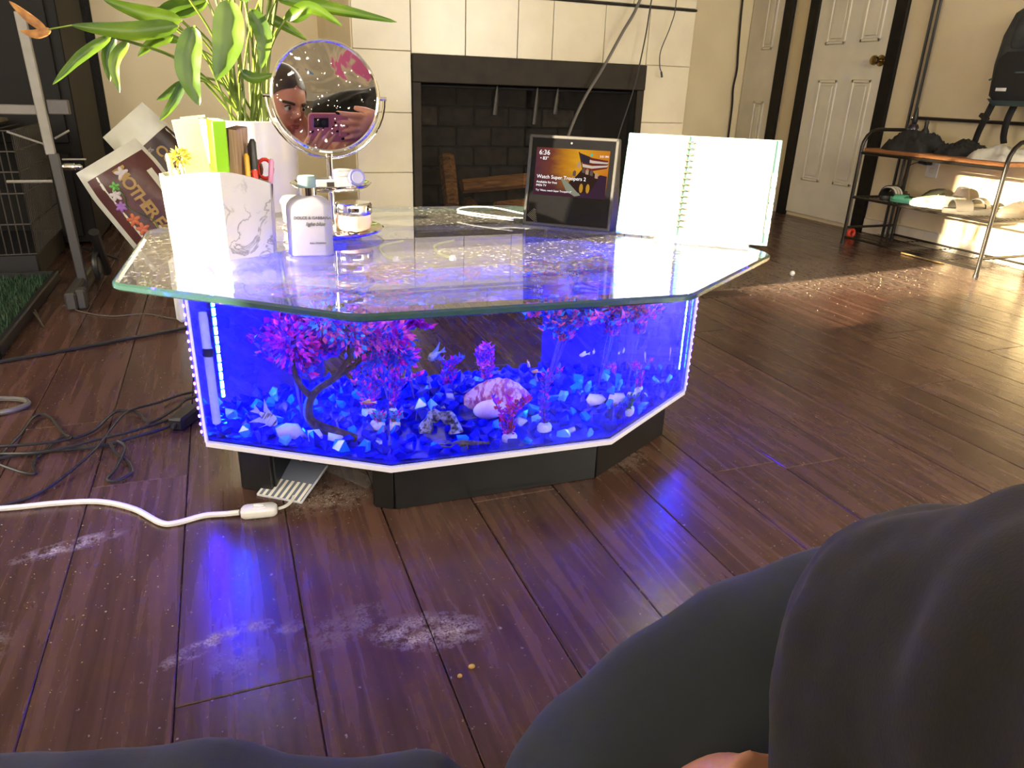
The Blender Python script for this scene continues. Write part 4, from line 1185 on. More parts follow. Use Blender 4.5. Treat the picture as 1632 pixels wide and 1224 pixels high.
MB().box((0, 0, .009), (.036, .018, .018), (0, 0, .1), bev=.001).build('box_body', MT['white'], t)
MB().box((.006, -.0093, .010), (.014, .001, .010), (0, 0, .1)).build('label', mat('dark_label', srgb(50, 40, 34), .5), t, smooth=False)
goldm = mat('gold', srgb(210, 180, 110), .15, metal=1.)
for k, (x, y, z, r_, m_, lab) in enumerate(((-.040, -.02, .092, .011, goldm, 'gold hoop earring hung over the upper tray rim'), (-.010, -.058, .0095, .020, MT['chrome'], 'silver bangle on the lower tray front'), (-.052, .0, .0075, .016, goldm, 'thin gold bangle on the lower tray'), (.030, -.056, .010, .010, MT['blackp'], 'black hair tie ring on the lower tray'))):
    pts = [(r_ * math.cos(a), r_ * math.sin(a), .0015 * math.sin(a * 2 + k)) for a in [2 * math.pi * q / 20 for q in range(20)]]
    MB().tube([Vector(on_tray(x, y, z)) + Vector(p) for p in pts], .0014, 6, closed=True).build('jewellery_ring', m_, None, label=lab, cat='jewellery')
t = thing('white_cup', 'white lidded cup behind the perfume bottle on the glass', 'cup', (.135, 1.62, TZ))
MB().lathe([(.020, 0), (.024, .003), (.026, .040), (.0255, .041)], 24).build('cup_body', mat('tan_band_cup', srgb(220, 205, 180), .4), t)
MB().lathe([(.028, .0412), (.028, .047), (.022, .055), (.006, .057)], 24).build('lid', MT['white'], t)

# smart display
EL, ER = Vector((.618, 1.516, 0)), Vector((.770, 1.388, 0))
d = ER - EL; ew = d.length; ea = math.atan2(d.y, d.x)
sd = thing('smart_display', 'black smart display showing an orange film scene on the glass', 'smart display', ((EL.x + ER.x) / 2, (EL.y + ER.y) / 2, TZ), (0, 0, ea))
eh = .190; th_ = math.radians(9)
MB().add([(-ew / 2, 0, 0), (ew / 2, 0, 0), (ew / 2, .085, 0), (-ew / 2, .085, 0), (-ew / 2, .030, eh), (ew / 2, .030, eh), (ew / 2, .045, eh - .004), (-ew / 2, .045, eh - .004)],
         [(3, 2, 1, 0), (0, 1, 5, 4), (4, 5, 6, 7), (7, 6, 2, 3), (0, 4, 7, 3), (1, 2, 6, 5)]).build('case', mat('display_case', (.018, .017, .016), .6), sd, smooth=False)
sl = math.atan2(.030, eh); fh = math.hypot(.030, eh)
MS = Matrix.Translation((0, 0, 0)) @ Matrix.Rotation(math.radians(90) - sl, 4, 'X')       # face plane: x right, y up, z out
def MSz(x, y, z): return MS @ Matrix.Translation((x, y, z))
# raised rim around the face
m = MB(); w = .007
for (x, y, sx, sy) in ((0, w / 2, ew, w), (0, fh - w / 2, ew, w), (-ew / 2 + w / 2, fh / 2, w, fh), (ew / 2 - w / 2, fh / 2, w, fh)):
    m.box((x, y, .0015), (sx, sy, .005), bev=.0012)
for i in range(len(m.v)): m.v[i] = MS @ m.v[i]
m.build('rim', mat('charcoal_case', srgb(44, 41, 38), .6), sd)
m = MB().box((0, fh / 2, .0006), (ew - 2 * w, fh - 2 * w, .0012))
for i in range(len(m.v)): m.v[i] = MS @ m.v[i]
m.build('front_glass', mat('black_glass', (.005, .005, .006), .1, spec=.12), sd, smooth=False)
# picture area with its own light
sw, shh = ew * .82, fh * .52; sx0, sy0 = -ew * .41, fh * .345
scr, _nt, _b, _o = _new('screen_picture')
_nt.nodes.remove(_b)
_tc = nd(_nt, 'ShaderNodeTexCoord'); _sp = nd(_nt, 'ShaderNodeSeparateXYZ'); _nt.links.new(_tc.outputs['Generated'], _sp.inputs[0])
_gr = nd(_nt, 'ShaderNodeValToRGB'); _els = _gr.color_ramp.elements
_els[0].position = 0; _els[0].color = c4(srgb(92, 52, 60)); _els[1].position = 1; _els[1].color = c4(srgb(205, 125, 40))
for p_, c_ in ((.22, srgb(120, 64, 48)), (.42, srgb(196, 130, 36)), (.60, srgb(224, 160, 40))):
    e_ = _els.new(p_); e_.color = c4(c_)
_nz = nd(_nt, 'ShaderNodeTexNoise'); _nz.inputs['Scale'].default_value = 5; _nt.links.new(_tc.outputs['Generated'], _nz.inputs['Vector'])
_ad = nd(_nt, 'ShaderNodeMath', operation='MULTIPLY_ADD'); _ad.inputs[1].default_value = .25; _nt.links.new(_nz.outputs['Fac'], _ad.inputs[0]); _nt.links.new(_sp.outputs['X'], _ad.inputs[2])
_sb = nd(_nt, 'ShaderNodeMath', operation='SUBTRACT'); _sb.inputs[1].default_value = .125; _nt.links.new(_ad.outputs[0], _sb.inputs[0]); _nt.links.new(_sb.outputs[0], _gr.inputs['Fac'])
_lo = nd(_nt, 'ShaderNodeMapRange'); _lo.inputs[1].default_value = .05; _lo.inputs[2].default_value = .55
_nt.links.new(_sp.outputs['Z'], _lo.inputs[0])
_mx = nd(_nt, 'ShaderNodeMixRGB'); _mx.inputs[1].default_value = c4(srgb(72, 40, 52)); _nt.links.new(_lo.outputs[0], _mx.inputs[0]); _nt.links.new(_gr.outputs['Color'], _mx.inputs[2])
_em2 = nd(_nt, 'ShaderNodeEmission'); _em2.inputs['Strength'].default_value = .9; _nt.links.new(_mx.outputs[0], _em2.inputs['Color']); _nt.links.new(_em2.outputs[0], _o.inputs['Surface'])
def flat(poly, z, name, m_, par):
    q = MB().prism(poly, z, z + .00015)
    for i in range(len(q.v)): q.v[i] = MS @ q.v[i]
    return q.build(name, m_, par, smooth=False)
screen = flat([(sx0, sy0), (sx0 + sw, sy0), (sx0 + sw, sy0 + shh), (sx0, sy0 + shh)], .0013, 'screen', scr, sd)
def spt(u_, v): return (sx0 + u_ * sw, sy0 + v * shh)
flat([spt(.62, .0), spt(.99, .0), spt(.99, .48), spt(.90, .50), spt(.80, .40), spt(.70, .30)], .0015, 'picture_mound', emis('pic_plum', srgb(66, 44, 60), .8), screen)
flat([spt(.36, .40), spt(.50, .30), spt(.66, .05), spt(.58, .02), spt(.46, .12)], .00155, 'picture_wing', emis('pic_teal', srgb(150, 150, 130), .8), screen)
flat([spt(.48, .30), spt(.58, .45), spt(.66, .62), spt(.80, .56), spt(.88, .42), spt(.78, .12), spt(.62, .10)], .0017, 'picture_riders', emis('pic_dark', srgb(58, 40, 34), .8), screen)
for k, (u_, v) in enumerate(((.60, .70), (.67, .60), (.72, .57), (.78, .55), (.85, .50), (.55, .52))):
    flat([spt(u_ - .02, v - .07), spt(u_ + .02, v - .08), spt(u_ + .022, v + .02), spt(u_, v + .05), spt(u_ - .022, v + .01)], .0019, 'picture_figure', emis('pic_fig', (srgb(196, 160, 130), srgb(110, 92, 84))[k % 2], .8), screen)
flat([spt(.58, .95), spt(.595, .95), spt(.66, .60), spt(.65, .60)], .0019, 'picture_pole', emis('pic_pole', srgb(50, 38, 30), .8), screen)
for k in range(5):
    c_ = srgb(220, 205, 190) if k % 2 else srgb(120, 50, 44)
    flat([spt(.62 + .008 * k, .90 - .065 * k), spt(.78, .84 - .055 * k), spt(.99, .80 - .03 * k), spt(.98, .76 - .03 * k), spt(.78, .79 - .055 * k), spt(.63 + .008 * k, .84 - .065 * k)], .0019, 'picture_flag_stripe', emis('pic_stripe', c_, .8), screen)
flat([spt(.60, .93), spt(.74, .86), spt(.74, .70), spt(.635, .74)], .0021, 'picture_flag_field', emis('pic_navy', srgb(60, 50, 58), .8), screen)
for k, (a0, rx_, rz_) in enumerate(((0, .03, .11), (1, .03, .10))):
    flat([spt(.66 + .09 * a0 + .026 * math.cos(q), .20 + .10 * math.sin(q)) for q in [2 * math.pi * i / 10 for i in range(10)]], .0021, 'picture_wheel', emis('pic_gold', srgb(205, 150, 50), .8), screen)
lw_ = emis('screen_text', (1, 1, 1), 1.3)
for body, u_, v, s in (('6:36', .04, .85, .0145), ('\u2022 83\u00b0', .06, .745, .0095), ('Watch Super Troopers 2', .035, .355, .0108), ('Available for free', .035, .255, .0068), ('IMDb TV', .035, .185, .0062), ('Try "Alexa, watch Super Troopers 2"', .035, .085, .0054), ('5:51 PM', .87, .86, .0058)):
    x, y = spt(u_, v)
    lettering(body, s, lw_, sd, MSz(x, y, .0023), extrude=.00008)
x, y = spt(.76, .90); flat([(x + .0028 * math.cos(a), y + .0028 * math.sin(a)) for a in [2 * math.pi * i / 10 for i in range(10)]], .0023, 'notice_dot', emis('pic_teal_dot', srgb(60, 200, 190), .9), screen)
m = MB().lathe([(.0022, 0), (.0022, .0016)], 12)
for i in range(len(m.v)): m.v[i] = MS @ (m.v[i] + Vector((-ew * .02, fh * .925, .0012)))
m.build('lens', mat('lens', (.15, .15, .16), .1), sd)
# speaker slots, lower corner
for k in range(7):
    q = MB().box((-ew / 2 + .014 + .001 * k + .011 - .0016 * k, .034 - .0036 * k, .0018), (.006 + .0042 * k, .0007, .0006), (0, 0, -.62))
    for i in range(len(q.v)): q.v[i] = MS @ q.v[i]
    q.build('speaker_slot', mat('slot_metal', srgb(96, 90, 78), .5), sd, smooth=False)

# planner on a clear stand
NL, NR = Vector((.772, 1.340, 0)), Vector((.998, 1.164, 0))
d = NR - NL; nw = d.length; na = math.atan2(d.y, d.x)
nb = thing('spiral_planner', 'open spiral planner with blank white pages and teal cover', 'planner', ((NL.x + NR.x) / 2, (NL.y + NR.y) / 2, TZ), (0, 0, na))
nh = .208; ls = math.radians(20)
MN = Matrix.Translation((0, .012, .006)) @ Matrix.Rotation(math.radians(90) - ls, 4, 'X')
def onp(q):
    for i in range(len(q.v)): q.v[i] = MN @ q.v[i]
    return q
teal = mat('teal_cover', srgb(130, 190, 180), .4)
gut = -nw * .09
onp(MB().box((-.004, nh / 2, -.004), (nw + .022, nh + .004, .003), bev=.001)).build('cover', teal, nb)
for nm, x0, x1, k in (('page_block', -nw / 2, gut - .006, 0), ('page_block', gut + .006, nw / 2 - .004, 1)):
    m = MB()
    for j in range(5):
        m.box(((x0 + x1) / 2, nh / 2 + .0012 * (j % 2), -.0018 + .0012 * j), (x1 - x0 - .0012 * j, nh - .001 * j, .0009), bev=.0002)
    pg = onp(m).build(nm, MT['paper'], nb)
ruled = mat('page_print', srgb(170, 165, 150), .8)
for (x, y, w_, h_) in ((-nw * .40, nh * .30, .05, .0008), (-nw * .32, nh * .26, .03, .0008), (-nw * .20, nh * .955, .035, .0006), (nw * .02, nh * .93, .03, .0006), (nw * .16, nh * .955, .02, .001)):
    onp(MB().box((x, y, .0042), (w_, h_, .0001))).build('printed_line', ruled, nb, smooth=False)
ringm = mat('ring_metal', srgb(120, 105, 80), .3, metal=.8)
for k in range(15):
    y = nh * (.10 + .83 * k / 14)
    pts = [(gut + .0085 * math.cos(a), y, .003 + .0065 * math.sin(a)) for a in [math.pi * 2 * q / 12 for q in range(12)]]
    onp(MB().tube(pts, .0011, 6, closed=True)).build('spiral_ring', ringm, nb)
tabm = mat('page_tab', srgb(205, 190, 165), .6)
for k in range(3): onp(MB().box((-nw / 2 - .005, nh * (.90 - .095 * k), .002), (.014, .018, .0012), bev=.0005)).build('page_tab', tabm, nb)
for k in range(4): onp(MB().box((nw / 2 + .002, nh * (.62 - .15 * k), .002), (.010, .026, .0012), bev=.0005)).build('page_tab', MT['paper'], nb)
es = thing('clear_book_stand', 'clear acrylic book stand holding the open planner', 'book stand', ((NL.x + NR.x) / 2, (NL.y + NR.y) / 2, TZ), (0, 0, na))
clear = sheet_glass('clear_acrylic', (.93, .94, .95), dust=.05, haze=.03)
MB().box((.02, -.010, .0022), (nw * .66, .045, .003), bev=.0008).build('ledge', clear, es)
MB().box((.02, -.032, .010), (nw * .66, .003, .018), bev=.0008).build('lip', clear, es)
m = MB().box((.02, .055, -.0085), (nw * .5, .15, .003))
for i in range(len(m.v)): m.v[i] = MN @ m.v[i]
m.build('back_rest', clear, es, smooth=False)
# ------------------------------------------------------------------ behind and beside the table: plant, soil bags, crate
potm = mat('white_glaze', (.74, .72, .67), .25, scale=2)
pp = thing('potted_peace_lily', 'leafy green peace lily in a white pot behind the table', 'potted plant', (.085, 2.28, 0))
MB().lathe([(.10, 0), (.115, .01), (.128, .60), (.130, .615), (.118, .617), (.112, .56)], 40, None, True, False).build('pot', potm, pp)
MB().lathe([(.001, .572), (.113, .570)], 24, None, False, False).build('soil', mat('potting_soil', (.03, .02, .014), .95, bump=.8, scale=60), pp)
leafm, _nt, _b, _o = _new('lily_leaf')
_tc = nd(_nt, 'ShaderNodeTexCoord'); _nz = nd(_nt, 'ShaderNodeTexNoise'); _nz.inputs['Scale'].default_value = 7
_nt.links.new(_tc.outputs['Object'], _nz.inputs['Vector'])
_cr = nd(_nt, 'ShaderNodeValToRGB'); _cr.color_ramp.elements[0].position = .35; _cr.color_ramp.elements[1].position = .7
_cr.color_ramp.elements[0].color = c4(srgb(46, 82, 18)); _cr.color_ramp.elements[1].color = c4(srgb(104, 134, 30))
_nt.links.new(_nz.outputs['Fac'], _cr.inputs['Fac']); _nt.links.new(_cr.outputs['Color'], _b.inputs['Base Color'])
_b.inputs['Roughness'].default_value = .35
_tl = nd(_nt, 'ShaderNodeBsdfTranslucent'); _nt.links.new(_cr.outputs['Color'], _tl.inputs['Color'])
_ms = nd(_nt, 'ShaderNodeMixShader'); _ms.inputs[0].default_value = .35
_nt.links.new(_b.outputs[0], _ms.inputs[1]); _nt.links.new(_tl.outputs[0], _ms.inputs[2]); _nt.links.new(_ms.outputs[0], _o.inputs['Surface'])
stalkm = mat('lily_stalk', srgb(120, 140, 50), .4, col2=srgb(84, 104, 36))
drym = mat('dry_leaf', srgb(180, 130, 60), .7, col2=srgb(130, 84, 40), scale=40)
def lily_leaf(b0, mid, tip, w, m_, side=None, stalk=True, foot=None):
    b0, mid, tip = Vector(b0), Vector(mid), Vector(tip)
    pts = spline([b0, mid, tip], 7); n = len(pts)
    view = Vector((-.1, -1, .15))
    vs = []; fs = []
    for i, p in enumerate(pts):
        t = i / (n - 1)
        d = (pts[min(i + 1, n - 1)] - pts[max(i - 1, 0)]).normalized()
        s = d.cross(side if side else view).normalized(); nn = s.cross(d)
        ww = w * (math.sin(math.pi * t ** .72) ** .85 if 0 < t < 1 else 0) + .0004
        rip = .06 * w * math.sin(t * 22)
        vs += [p - s * ww + nn * (ww * .25 + rip), p - s * ww * .5 + nn * ww * .03, p - nn * ww * .12, p + s * ww * .5 + nn * ww * .03, p + s * ww + nn * (ww * .25 - rip)]
    for i in range(n - 1):
        for k in range(4): fs.append((i * 5 + k, i * 5 + k + 1, (i + 1) * 5 + k + 1, (i + 1) * 5 + k))
    lf = MB().add(vs, fs).build('leaf', m_, pp, local=False, angle=80)
    if stalk:
        f = Vector(foot) if foot else Vector((.085 + R.uniform(-.05, .05), 2.28 + R.uniform(-.05, .04), .57))
        k = (f + b0) / 2 + Vector((0, 0, .06))
        MB().tube(spline([f, k, b0], 6), .0035, 6).build('stalk', stalkm, pp, local=False)
LV = [((-.025, 2.10, .835), (-.051, 2.09, .739), (-.035, 2.08, .655), .030), ((.059, 2.05, .895), (.046, 2.04, .798), (.010, 2.03, .715), .036), ((-.062, 2.15, .836), (-.168, 2.14, .818), (-.294, 2.12, .823), .022),
      ((-.215, 2.15, .805), (-.286, 2.15, .758), (-.356, 2.14, .693), .013), ((-.183, 2.2, .798), (-.222, 2.2, .748), (-.220, 2.19, .678), .014), ((-.081, 2.2, .812), (-.126, 2.2, .798), (-.166, 2.19, .764), .014),
      ((-.054, 2.2, .852), (-.138, 2.2, .862), (-.224, 2.2, .887), .020), ((-.060, 2.2, .72), (-.101, 2.2, .655), (-.137, 2.19, .613), .012), ((-.072, 2.25, .71), (-.111, 2.25, .677), (-.141, 2.25, .661), .010),
      ((.073, 2.1, .740), (.102, 2.1, .723), (.152, 2.1, .735), .013), ((.179, 2.2, .918), (.306, 2.2, .905), (.495, 2.19, .880), .017), ((.112, 2.15, .885), (.137, 2.14, .821), (.122, 2.13, .746), .022),
      ((.012, 2.3, .911), (-.053, 2.3, .882), (-.136, 2.3, .875), .020), ((.147, 2.25, .875), (.190, 2.25, .862), (.258, 2.25, .824), .014), ((-.116, 2.3, .862), (-.067, 2.3, .892), (.011, 2.3, .910), .016),
      ((.21, 2.3, .885), (.25, 2.3, .890), (.322, 2.3, .940), .016), ((-.062, 2.3, .809), (-.115, 2.3, .814), (-.163, 2.3, .789), .012), ((-.226, 2.35, .812), (-.252, 2.35, .764), (-.255, 2.35, .702), .014),
      ((.03, 2.35, .95), (-.02, 2.36, 1.0), (-.10, 2.36, 1.02), .022), ((.10, 2.3, .96), (.12, 2.25, 1.03), (.10, 2.18, 1.06), .026), ((.16, 2.35, .95), (.22, 2.36, 1.02), (.30, 2.36, 1.03), .022),
      ((-.03, 2.18, .90), (-.10, 2.15, .95), (-.19, 2.13, .94), .022), ((.09, 2.12, .90), (.11, 2.08, .94), (.14, 2.03, .93), .024), ((.20, 2.22, .87), (.26, 2.18, .90), (.34, 2.16, .86), .016)]
for i, (a, b_, c, w) in enumerate(LV): lily_leaf(a, b_, c, w, leafm)
for k in range(9):
    a = R.uniform(0, 6.28)
    MB().tube(spline([(.085 + .05 * math.cos(a), 2.27 + .05 * math.sin(a), .57), (.09 + .06 * math.cos(a), 2.27 + .05 * math.sin(a), .75), (.095 + .10 * math.cos(a), 2.27 + .08 * math.sin(a), .95)], 5), .0042, 6).build('stalk', stalkm, pp, local=False)
lily_leaf((-.345, 2.12, .810), (-.375, 2.115, .835), (-.405, 2.11, .865), .010, drym, stalk=False)
lily_leaf((-.335, 2.12, .812), (-.365, 2.115, .800), (-.395, 2.11, .806), .010, drym, stalk=False)
MB().tube([(-.290, 2.12, .823), (-.340, 2.12, .812)], .0018, 5).build('stalk', stalkm, pp, local=False)

# soil bags: pillow shaped sacks with printed fronts
wplast = mat('white_sack', srgb(214, 214, 200), .4, scale=8, bump=.25, bscale=30)
maroon = mat('maroon_print', srgb(92, 52, 50), .4, col2=srgb(72, 40, 42), scale=8, bump=.2, bscale=30)
dkbrown = mat('dark_brown_print', srgb(66, 46, 40), .42, col2=srgb(50, 36, 32), scale=10)
def sack(name, label, loc, rot, W, H, T, seed):
    rr = random.Random(seed)
    t = thing(name, label, 'bag', loc, rot, 'bags of growing soil')
    NX, NZ = 14, 18; vs = []; fs = []
    def pt(u_, v, s):
        edge = min(u_, 1 - u_) * 2; e2 = min(v, 1 - v) * 2
        th = T * (min(1, edge * 2.2) ** .6) * (min(1, e2 * 2.6) ** .6)
        wob = .006 * math.sin(9 * u_ + seed) * math.sin(7 * v + seed * 2)
        nar = 1 - .10 * max(0, v - .75) * 4
        return ((u_ - .5) * W * nar, s * (th / 2) + wob, v * H)
    for s in (-1, 1):
        for j in range(NZ + 1):
            for i in range(NX + 1): vs.append(pt(i / NX, j / NZ, s))
    K = (NX + 1) * (NZ + 1)
    for s in (0, 1):
        for j in range(NZ):
            for i in range(NX):
                q = [j * (NX + 1) + i, j * (NX + 1) + i + 1, (j + 1) * (NX + 1) + i + 1, (j + 1) * (NX + 1) + i]
                fs.append(tuple(k + s * K for k in (q if s == 0 else reversed(q))))
    MB().add(vs, fs).build('sack', wplast, t, angle=80)
    def patch(nm, u0, u1, v0, v1, m_, off, par=None):
        vs = []; fs = []; A, B = 10, 14
        for j in range(B + 1):
            for i in range(A + 1):
                x, y, z = pt(u0 + (u1 - u0) * i / A, v0 + (v1 - v0) * j / B, -1); vs.append((x, y - off, z))
        for j in range(B):
            for i in range(A): fs.append((j * (A + 1) + i, j * (A + 1) + i + 1, (j + 1) * (A + 1) + i + 1, (j + 1) * (A + 1) + i))
        return MB().add(vs, fs).build(nm, m_, par or t, angle=80)
    return t, pt, patch
t, pt, patch = sack('soil_bag', 'maroon and white soil bag with gold lettering leaning beside the table', (-.175, 3.08, .085), (math.radians(-6), math.radians(-30), math.radians(8)), .27, .42, .11, 3)
patch('printed_panel', .07, .95, .02, .90, maroon, .0012)
patch('white_stripe', .80, .88, .02, .74, wplast, .0024)
gold = mat('gold_print', srgb(226, 190, 120), .4); greenp = mat('green_print', srgb(96, 170, 70), .4); orangep = mat('orange_print', srgb(190, 96, 50), .4); violp = mat('violet_print', srgb(150, 96, 180), .4); whitep = mat('pale_print', srgb(200, 190, 190), .4)
def onfront(u_, v, rot=0, off=.004):
    x, y, z = pt(u_, v, -1)
    return Matrix.Translation((x, y - off, z)) @ Matrix.Rotation(math.radians(90), 4, 'X') @ Matrix.Rotation(rot, 4, 'Z')
def sack_lettering(body, size, m_, M, W, H, par, pt_, space=.9):
    me = text_mesh(body, size, extrude=.0003, space=space, bold=size * .03)
    me.materials.clear(); me.materials.append(m_); me.transform(M)
    for v in me.vertices:
        u_ = v.co.x / W + .5; w_ = v.co.z / H
        if 0 < u_ < 1 and 0 < w_ < 1: v.co.y = pt_(u_, w_, -1)[1] - .0035
    return inst('lettering', me, WM[par].copy(), par)
# lettering runs down the sack, bent by the sack's own slope
sack_lettering('MOTHER EARTH', .060, gold, onfront(.44, .88, math.radians(-90)), .27, .42, t, pt, .78)
pts = [Vector(pt(u_, v, -1)) + Vector((0, -.004, 0)) for u_, v in ((.34, .78), (.36, .66), (.30, .58), (.38, .48), (.46, .38), (.44, .26), (.46, .14), (.40, .06))]
MB().tube(spline(pts, 5), .011, 6, flat=.12).build('green_vine', greenp, t)
def blob(u_, v, r_, m_, nm, k=5):
    q = MB()
    for a in range(k):
        an = 2 * math.pi * a / k
        q.ball((r_ * .5 * math.cos(an), 0, r_ * .5 * math.sin(an)), r_ * .55, .0012, r_ * .3, 10, 5, rot=(0, -an, 0))
    x, y, z = pt(u_, v, -1)
    for i in range(len(q.v)): q.v[i] += Vector((x, y - .004, z))
    q.build(nm, m_, t)
blob(.24, .60, .020, violp, 'flower_print', 6); blob(.26, .46, .024, orangep, 'fruit_print'); blob(.28, .36, .024, orangep, 'fruit_print'); blob(.46, .27, .020, whitep, 'flower_print'); blob(.28, .70, .022, whitep, 'flower_print'); blob(.34, .76, .018, greenp, 'leaf_print'); blob(.52, .82, .024, whitep, 'flower_print')
t, pt, patch = sack('soil_bag', 'dark brown soil bag with white top standing behind the maroon bag', (.03, 3.34, .115), (math.radians(-6), math.radians(-40), math.radians(4)), .23, .58, .10, 6)
patch('printed_panel', .03, .97, .03, .80, dkbrown, .0012)
sack_lettering('COCO', .055, gold, onfront(.52, .74, math.radians(-90)), .23, .58, t, pt)
sack_lettering('Perlite', .036, gold, onfront(.25, .46, math.radians(30)), .23, .58, t, pt)
sack_lettering('70% | 30%', .022, whitep, onfront(.16, .74, 0), .23, .58, t, pt)

# dark cabinet along the back wall
cb = thing('dark_cabinet', 'tall dark cabinet standing against the back wall by the crate', 'cabinet', (-1.25, 4.05, 0))
darkw = mat('dark_cabinet', srgb(38, 33, 32), .6, col2=srgb(30, 27, 26), scale=3, stretch=(1, 1, .2), spec=.2)
dk2 = mat('darker_cabinet', srgb(22, 20, 19), .6, spec=.2)
MB().box((-1.19, 4.1, .75), (1.26, .70, 1.48), bev=.004).build('carcass', dk2, cb, local=False)
MB().box((-1.50, 3.742, .95), (.62, .016, 1.02), bev=.003).build('door', darkw, cb, local=False)
MB().box((-.88, 3.742, .95), (.56, .016, 1.02), bev=.003).build('door', dk2, cb, local=False)
MB().box((-1.20, 3.742, .22), (1.18, .016, .36), bev=.003).build('drawer', dk2, cb, local=False)

# wire dog crate
cr_ = thing('wire_crate', 'black wire dog crate standing behind the grass pad', 'crate', (-1.02, 3.45, 0))
wirem = mat('crate_wire', srgb(62, 57, 52), .5)
X0, X1, Y0, Y1, Z0, Z1 = -1.40, -.68, 3.14, 3.66, .09, .525
def wires(name, lines, r_=.0022):
    for (p, q) in lines: MB().tube([p, q], r_, 5).build(name, wirem, cr_, local=False)
wires('front_wire', [((X0 + .024 * k, Y0, Z0), (X0 + .024 * k, Y0, Z1)) for k in range(31)])
wires('side_wire', [((X1, Y0 + .026 * k, Z0), (X1, Y0 + .026 * k, Z1)) for k in range(21)])
wires('cross_wire', [((X0, Y0, z), (X1, Y0, z)) for z in (Z0, .20, .31, .385, .455, Z1)] + [((X1, Y0, z), (X1, Y1, z)) for z in (Z0, .20, .31, .385, .455, Z1)], .003)
wires('roof_wire', [((X0 + .06 * k, Y0, Z1), (X0 + .06 * k, Y1, Z1)) for k in range(13)])
MB().box(((X0 + X1) / 2, (Y0 + Y1) / 2, .045), (X1 - X0, Y1 - Y0, .088), bev=.006).build('tray', MT['blackp'], cr_, local=False)
MB().box(((X0 + X1) / 2 - .05, (Y0 + Y1) / 2, Z1 + .012), (X1 - X0 - .12, Y1 - Y0, .016), bev=.004).build('lid_board', mat('lid_board', srgb(120, 112, 98), .6), cr_, local=False)

# metal frame stand; sunlight on the upper post is painted as paler grey
fs_ = thing('metal_frame_stand', 'black folding metal frame with sunlit upper post beside the crate', 'frame stand', (-.50, 2.85, 0))
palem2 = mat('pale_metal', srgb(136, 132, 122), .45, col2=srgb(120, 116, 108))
MB().box((-.521, 2.85, .68), (.030, .016, .42), (0, math.radians(-1.2), 0), bev=.003).build('sunlit_post_half', palem2, fs_, local=False)
MB().box((-.503, 2.85, .25), (.030, .018, .45), (0, math.radians(-1.8), 0), bev=.003).build('post', MT['greyp'], fs_, local=False)
MB().box((-.83, 2.86, .607), (.60, .014, .030), bev=.003).build('crossbar', mat('grey_bar', srgb(110, 105, 98), .45), fs_, local=False)
MB().box((-.472, 2.865, .617), (.062, .03, .045), bev=.003).build('hinge_plate', mat('hinge_grey', srgb(84, 80, 76), .5), fs_, local=False)
MB().box((-.505, 2.83, .030), (.034, .40, .058), bev=.006).build('foot', MT['greyp'], fs_, local=False)
MB().box((-.475, 2.66, .034), (.030, .05, .066), bev=.006).build('foot_cap', mat('foot_cap', srgb(56, 54, 54), .5), fs_, local=False)
Mr = Matrix.Translation((-.490, 2.85, .432)) @ Matrix.Rotation(math.radians(90), 4, 'Y')
MB().lathe([(.010, 0), (.012, .004), (.012, .034), (.009, .036), (.009, .050), (.004, .056)], 16, Mr).build('lock_pin', MT['chrome'], fs_, local=False)
MB().tube([(-.50, 2.86, .52), (-.455, 2.87, .545)], .0035, 6).build('brace_rod', palem2, fs_, local=False)
MB().tube([(-.63, 2.86, .54), (-.53, 2.87, .50)], .0035, 6).build('brace_rod', palem2, fs_, local=False)
MB().tube([(-.66, 2.86, .385), (-.53, 2.86, .385)], .005, 6).build('brace_rod', palem2, fs_, local=False)
MB().tube([(-.49, 2.86, .455), (-.42, 2.86, .455)], .003, 6).build('brace_rod', palem2, fs_, local=False)
MB().tube([(-.49, 2.87, .16), (-.40, 3.0, .09)], .006, 6).build('strut', MT['blackmetal'], fs_, local=False)
MB().tube([(-.44, 2.88, .21), (-.44, 3.0, .04)], .018, 8).build('strut', MT['blackmetal'], fs_, local=False)
Mr = Matrix.Translation((-.455, 2.86, .085)) @ Matrix.Rotation(math.radians(90), 4, 'Y')
pts = [(-.452, 2.90 + .045 * math.cos(a), .088 + .045 * math.sin(a)) for a in [2 * math.pi * k / 24 for k in range(24)]]
MB().tube(pts, .010, 8, closed=True).build('wheel', MT['blackp'], fs_, local=False)
MB().tube([(-.46, 2.90, .088), (-.444, 2.90, .088)], .030, 16).build('wheel_hub', mat('hub_grey', srgb(90, 88, 86), .4), fs_, local=False)

# grass pad in a tray
gp = thing('grass_pad', 'green artificial grass pad in a black tray on the floor', 'grass pad', (-1.0, 2.60, 0))
MB().box((-1.005, 2.62, .010), (.80, .90, .018), bev=.006).build('tray', MT['blackp'], gp, local=False)
m = MB(); w = .02
for (x, y, sx, sy) in ((-1.005, 2.18, .80, w), (-1.005, 3.06, .80, w), (-1.395, 2.62, w, .90), (-.615, 2.62, w, .90)):
    m.box((x, y, .024), (sx, sy, .034), bev=.004)
m.build('tray_rim', MT['blackp'], gp, local=False)
rr = random.Random(2); m = MB()
for k in range(9000):
    x, y = rr.uniform(-1.38, -.632), rr.uniform(2.195, 3.045)
    a = rr.uniform(0, 6.28); c, s = math.cos(a) * .0022, math.sin(a) * .0022
    h = rr.uniform(.016, .028); lx, ly = rr.uniform(-.008, .008), rr.uniform(-.008, .008)
    m.add([(x - c, y - s, .020), (x + c, y + s, .020), (x + lx, y + ly, .020 + h)], [(0, 1, 2)])
m.build('turf_blades', mat('turf', srgb(40, 74, 44), .6, col2=srgb(24, 48, 30), scale=60), gp, local=False, smooth=False, kind='stuff')
